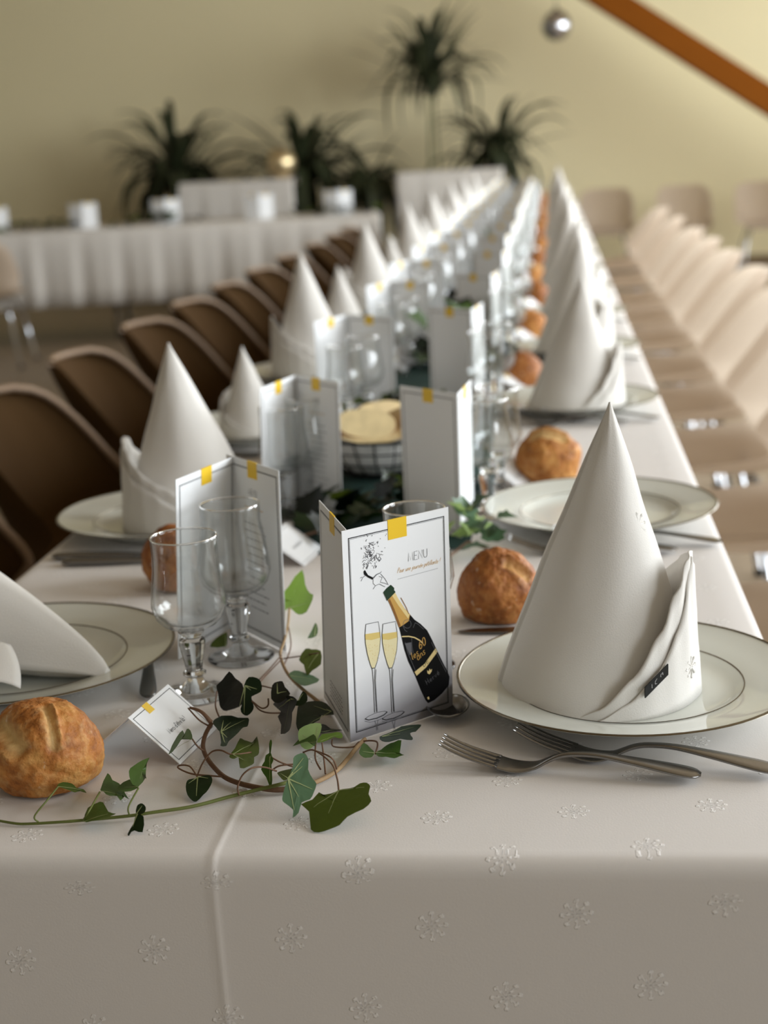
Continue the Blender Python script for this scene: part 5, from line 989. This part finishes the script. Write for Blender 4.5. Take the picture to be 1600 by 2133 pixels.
for k, y in enumerate(LY): chair('plastic shell chair darkened to brown for shade, %s from the camera in the row left of the table' % ORD[k], -.82, y, 0 + .05 * math.sin(k * 4), 'shell chairs along the left side of the long table', chairB)
RY = [2.20, 2.88, 3.55, 4.20, 4.86, 5.58, 6.28, 6.95, 7.95, 9.0]
for k, y in enumerate(RY): chair('beige plastic shell chair, %s from the camera in the row right of the table' % ORD[k], .37, y, math.pi + .04 * math.sin(k * 3), 'shell chairs along the right side of the long table')
for k, (x, lb) in enumerate(((.46, 'beige shell chair against the back wall, just right of the far table end'), (1.09, 'beige shell chair against the back wall, second to the right of the far table end'), (1.72, 'beige shell chair against the back wall below the lower end of the beam'))): chair(lb, x, 12.45, -math.pi / 2, 'shell chairs along the back wall')
chair('beige shell chair drawn up to the cloth-covered head table at the far left', -3.42, 8.75, math.pi / 2 + .1, 'shell chairs at the head table')
chair('second shell chair farther along the front of the head table, mostly behind the row', -2.75, 8.95, math.pi / 2 + .1, 'shell chairs at the head table') if False else None

# ---------------------------------------------------------------- head table at the back left, raised draped table behind it
hx = Vector((-2.865, 9.806, 0)); hd = Vector((1.749, .293, 0)).normalized(); hn = Vector((-hd.y, hd.x, 0))
def draped(name, label, p0, d, n_, L, dep, top, drop, legs=True):
    t = thing(name, label, 'table', (p0.x, p0.y, 0), (0, 0, math.atan2(d.y, d.x)))
    b = MB(); b.box((.04, .04, top - .05), (L - .04, dep - .04, top - .012), .004); link('tabletop', b.data('tabletop', 'table_wood'), t)
    if legs:
        lgm = MB(); lgm.tube([(0, 0, 0), (0, 0, top - .05)], .02, 10); ld_ = lgm.data('leg', 'chrome'); k = 0
        while k <= L - .1:
            for yy_ in (.10, dep - .10): link('leg', ld_, t, (min(k + .12, L - .12), yy_, 0))
            k += 1.2
    m = MB(); rows = []; NX = int(L / .03)
    for dz, y_ in [(drop, 0), (drop * .75, 0), (drop * .5, 0), (drop * .25, 0), (.03, 0), (.0, .012), (0, dep * .5), (0, dep - .012), (.03, dep), (drop * .5, dep), (drop, dep)]:
        row = []
        for i in range(NX + 1):
            x = L * i / NX; f = dz / drop; fold = f * (.016 * math.sin(x * 23 + 1.5 * math.sin(x * 3.1)) + .010 * math.sin(x * 47 + 2)); row.append((x, y_ - (fold if y_ < dep / 2 else -fold) - (.004 if y_ < .01 and dz > 0 else 0), top - dz + .001))
        rows.append(row)
    m.quad_grid(rows)
    o = link('cloth', m.data('cloth', 'linen_grey'), t); m_ = o.data; m_.flip_normals(); so_ = o.modifiers.new('thick', 'SOLIDIFY'); so_.thickness = .002; return t
draped('head_table', 'cloth-covered head table with hanging pleats, back left of the hall', hx - hd * 2.6, hd, hn, 4.35, .8, TZ, .50)
draped('draped_table', 'higher table draped in pale cloth under the gold ball, before the plants', Vector((-2.98, 11.85, 0)), Vector((1, 0, 0)), Vector((0, 1, 0)), .96, .45, TZ + .235, .9)
draped('draped_table', 'higher table draped in pale cloth just beyond the far end of the long table', Vector((-1.20, 11.85, 0)), Vector((1, 0, 0)), Vector((0, 1, 0)), .84, .45, TZ + .235, .9)
for k, s in enumerate((.0, .60, 1.16, 1.80, 2.34)):
    q = hx - hd * .87 + hd * s + hn * .18; q2 = q - hd * .06
    menu('bright white folded card standing on the head table, %s from the left' % ('first', 'second', 'third', 'fourth', 'fifth')[k], (q.x, q.y), (q.x - .1, q.y + .03), (q.x + .09, q.y + .035), 0, 'white cards on the head table')
for k, s in enumerate((-.45, .35, 1.55, 2.65)):
    q = hx + hd * (s - .35) + hn * .14; sprig('dark ivy garland on the front edge of the head table, %s from the left' % ('first', 'second', 'third', 'fourth')[k], [(q.x, q.y, z), (q.x + .25, q.y + .04, z + .01), (q.x + .5, q.y + .09, z)], 26, 30 + k, (0, 6, 2), .06, 1.3, .05)

# ---------------------------------------------------------------- potted plants by the back wall
def frond_mesh(name, L, wd, droop, rise):
    b = MB(); rows = []; N = 14
    for i in range(N + 1):
        t = i / N; x = L * t * (1 - .25 * droop * t); zz = rise * L * t - droop * L * t ** 2.2; w_ = wd * (math.sin(math.pi * min(1, t * .92 + .08)) ** .8 + .08)
        rows.append([(x, -w_, zz + w_ * .5), (x, 0, zz), (x, w_, zz + w_ * .5)])
    b.quad_grid(rows); return b.data(name, 'frond')
FR = [frond_mesh('frond', .58, .030, 1.25, .95), frond_mesh('frond', .66, .024, .75, 1.0), frond_mesh('frond', .50, .036, 1.6, .8), frond_mesh('frond', .62, .012, .25, .55)]
def plant(label, x, y, crown, n, seed, kinds, scale, pot_r=.17, pot_h=.34, tilt=(0.1, 1.1), trunk=.018, name='potted_palm'):
    rnd = random.Random(seed); t = thing(name, label, 'plant', (x, y, 0), group='potted plants by the back wall')
    b = MB(); b.lathe([(0, 0), (pot_r * .72, 0), (pot_r * .95, pot_h * .9), (pot_r, pot_h * .9), (pot_r, pot_h), (pot_r * .9, pot_h), (pot_r * .88, pot_h * .88)], 28); link('pot', b.data('pot', 'pot'), t)
    b = MB(); b.lathe([(pot_r * .885, pot_h * .88), (0, pot_h * .9)], 20); link('soil', b.data('soil', 'soil'), t)
    for k in range(3 if trunk < .02 else 1):
        b = MB(); a = k * 2.1; b.tube([(.03 * math.cos(a), .03 * math.sin(a), pot_h * .85), (.05 * math.cos(a), .05 * math.sin(a), (pot_h + crown) / 2), (.02 * math.cos(a), .02 * math.sin(a), crown)], trunk, 8, trunk * .7); link('trunk', b.data('trunk', 'frond_pale' if trunk < .015 else 'frond'), t)
    for k in range(n):
        o = link('frond', FR[rnd.choice(kinds)], t, (rnd.uniform(-.04, .04), rnd.uniform(-.04, .04), crown + rnd.uniform(-.10, .04)), (0, -rnd.uniform(*tilt) + .35, k * 2.399 + rnd.uniform(-.2, .2))); s = scale * rnd.uniform(.75, 1.15); o.scale = (s, s, s)
    return t
plant('bushy dark potted palm at the left end of the draped table by the back wall', -3.14, 12.52, .96, 95, 1, (0, 1, 3, 2, 2, 1), 1.35, tilt=(-.1, 1.1))
plant('dark potted palm behind the gold ball by the back wall', -2.02, 12.45, .92, 85, 2, (0, 3, 2, 1), 1.45, tilt=(.0, 1.0))
plant('small dark potted palm left of the tall one by the back wall', -1.50, 12.30, .86, 60, 3, (0, 3, 2), 1.1, tilt=(.0, .9))
plant('tall spiky potted palm rising above the others by the back wall', -.96, 12.60, 1.66, 85, 4, (1, 3, 3, 0), 1.2, trunk=.012, tilt=(-.05, 1.2))
plant('dark potted palm right of the tall one, near the far end of the table', -.43, 12.58, 1.02, 70, 5, (0, 3, 2, 1), 1.15, tilt=(.0, 1.0))

# ---------------------------------------------------------------- the two shiny balls
def ball(name, label, x, y, zc, r_, mname, hang):
    t = thing(name, label, 'ball', (x, y, zc))
    b = MB(); b.lathe([(max(.0001, r_ * math.cos(R(-90 + 180 * i / 24))), r_ * math.sin(R(-90 + 180 * i / 24))) for i in range(25)], 40); link('globe', b.data('globe', mname), t)
    b = MB(); b.lathe([(0, r_ * .97), (.022, r_ * .97), (.022, r_ * 1.12), (0, r_ * 1.12)], 16); link('cap', b.data('cap', 'steel_dark'), t)
    if hang: b = MB(); b.tube([(0, 0, r_ * 1.1), (0, 0, ZC - zc)], .004, 6); link('cord', b.data('cord', 'cord'), t)
ball('mirror_ball', 'round silver ball hanging before the back wall beside the beam', .078, 12.3, TZ + 1.30, .118, 'ball_silver', True)
ball('mirror_ball', 'pale gold ball resting on the draped table in front of the plants', -2.125, 11.95, TZ + .235 + .122, .12, 'ball_gold', False)
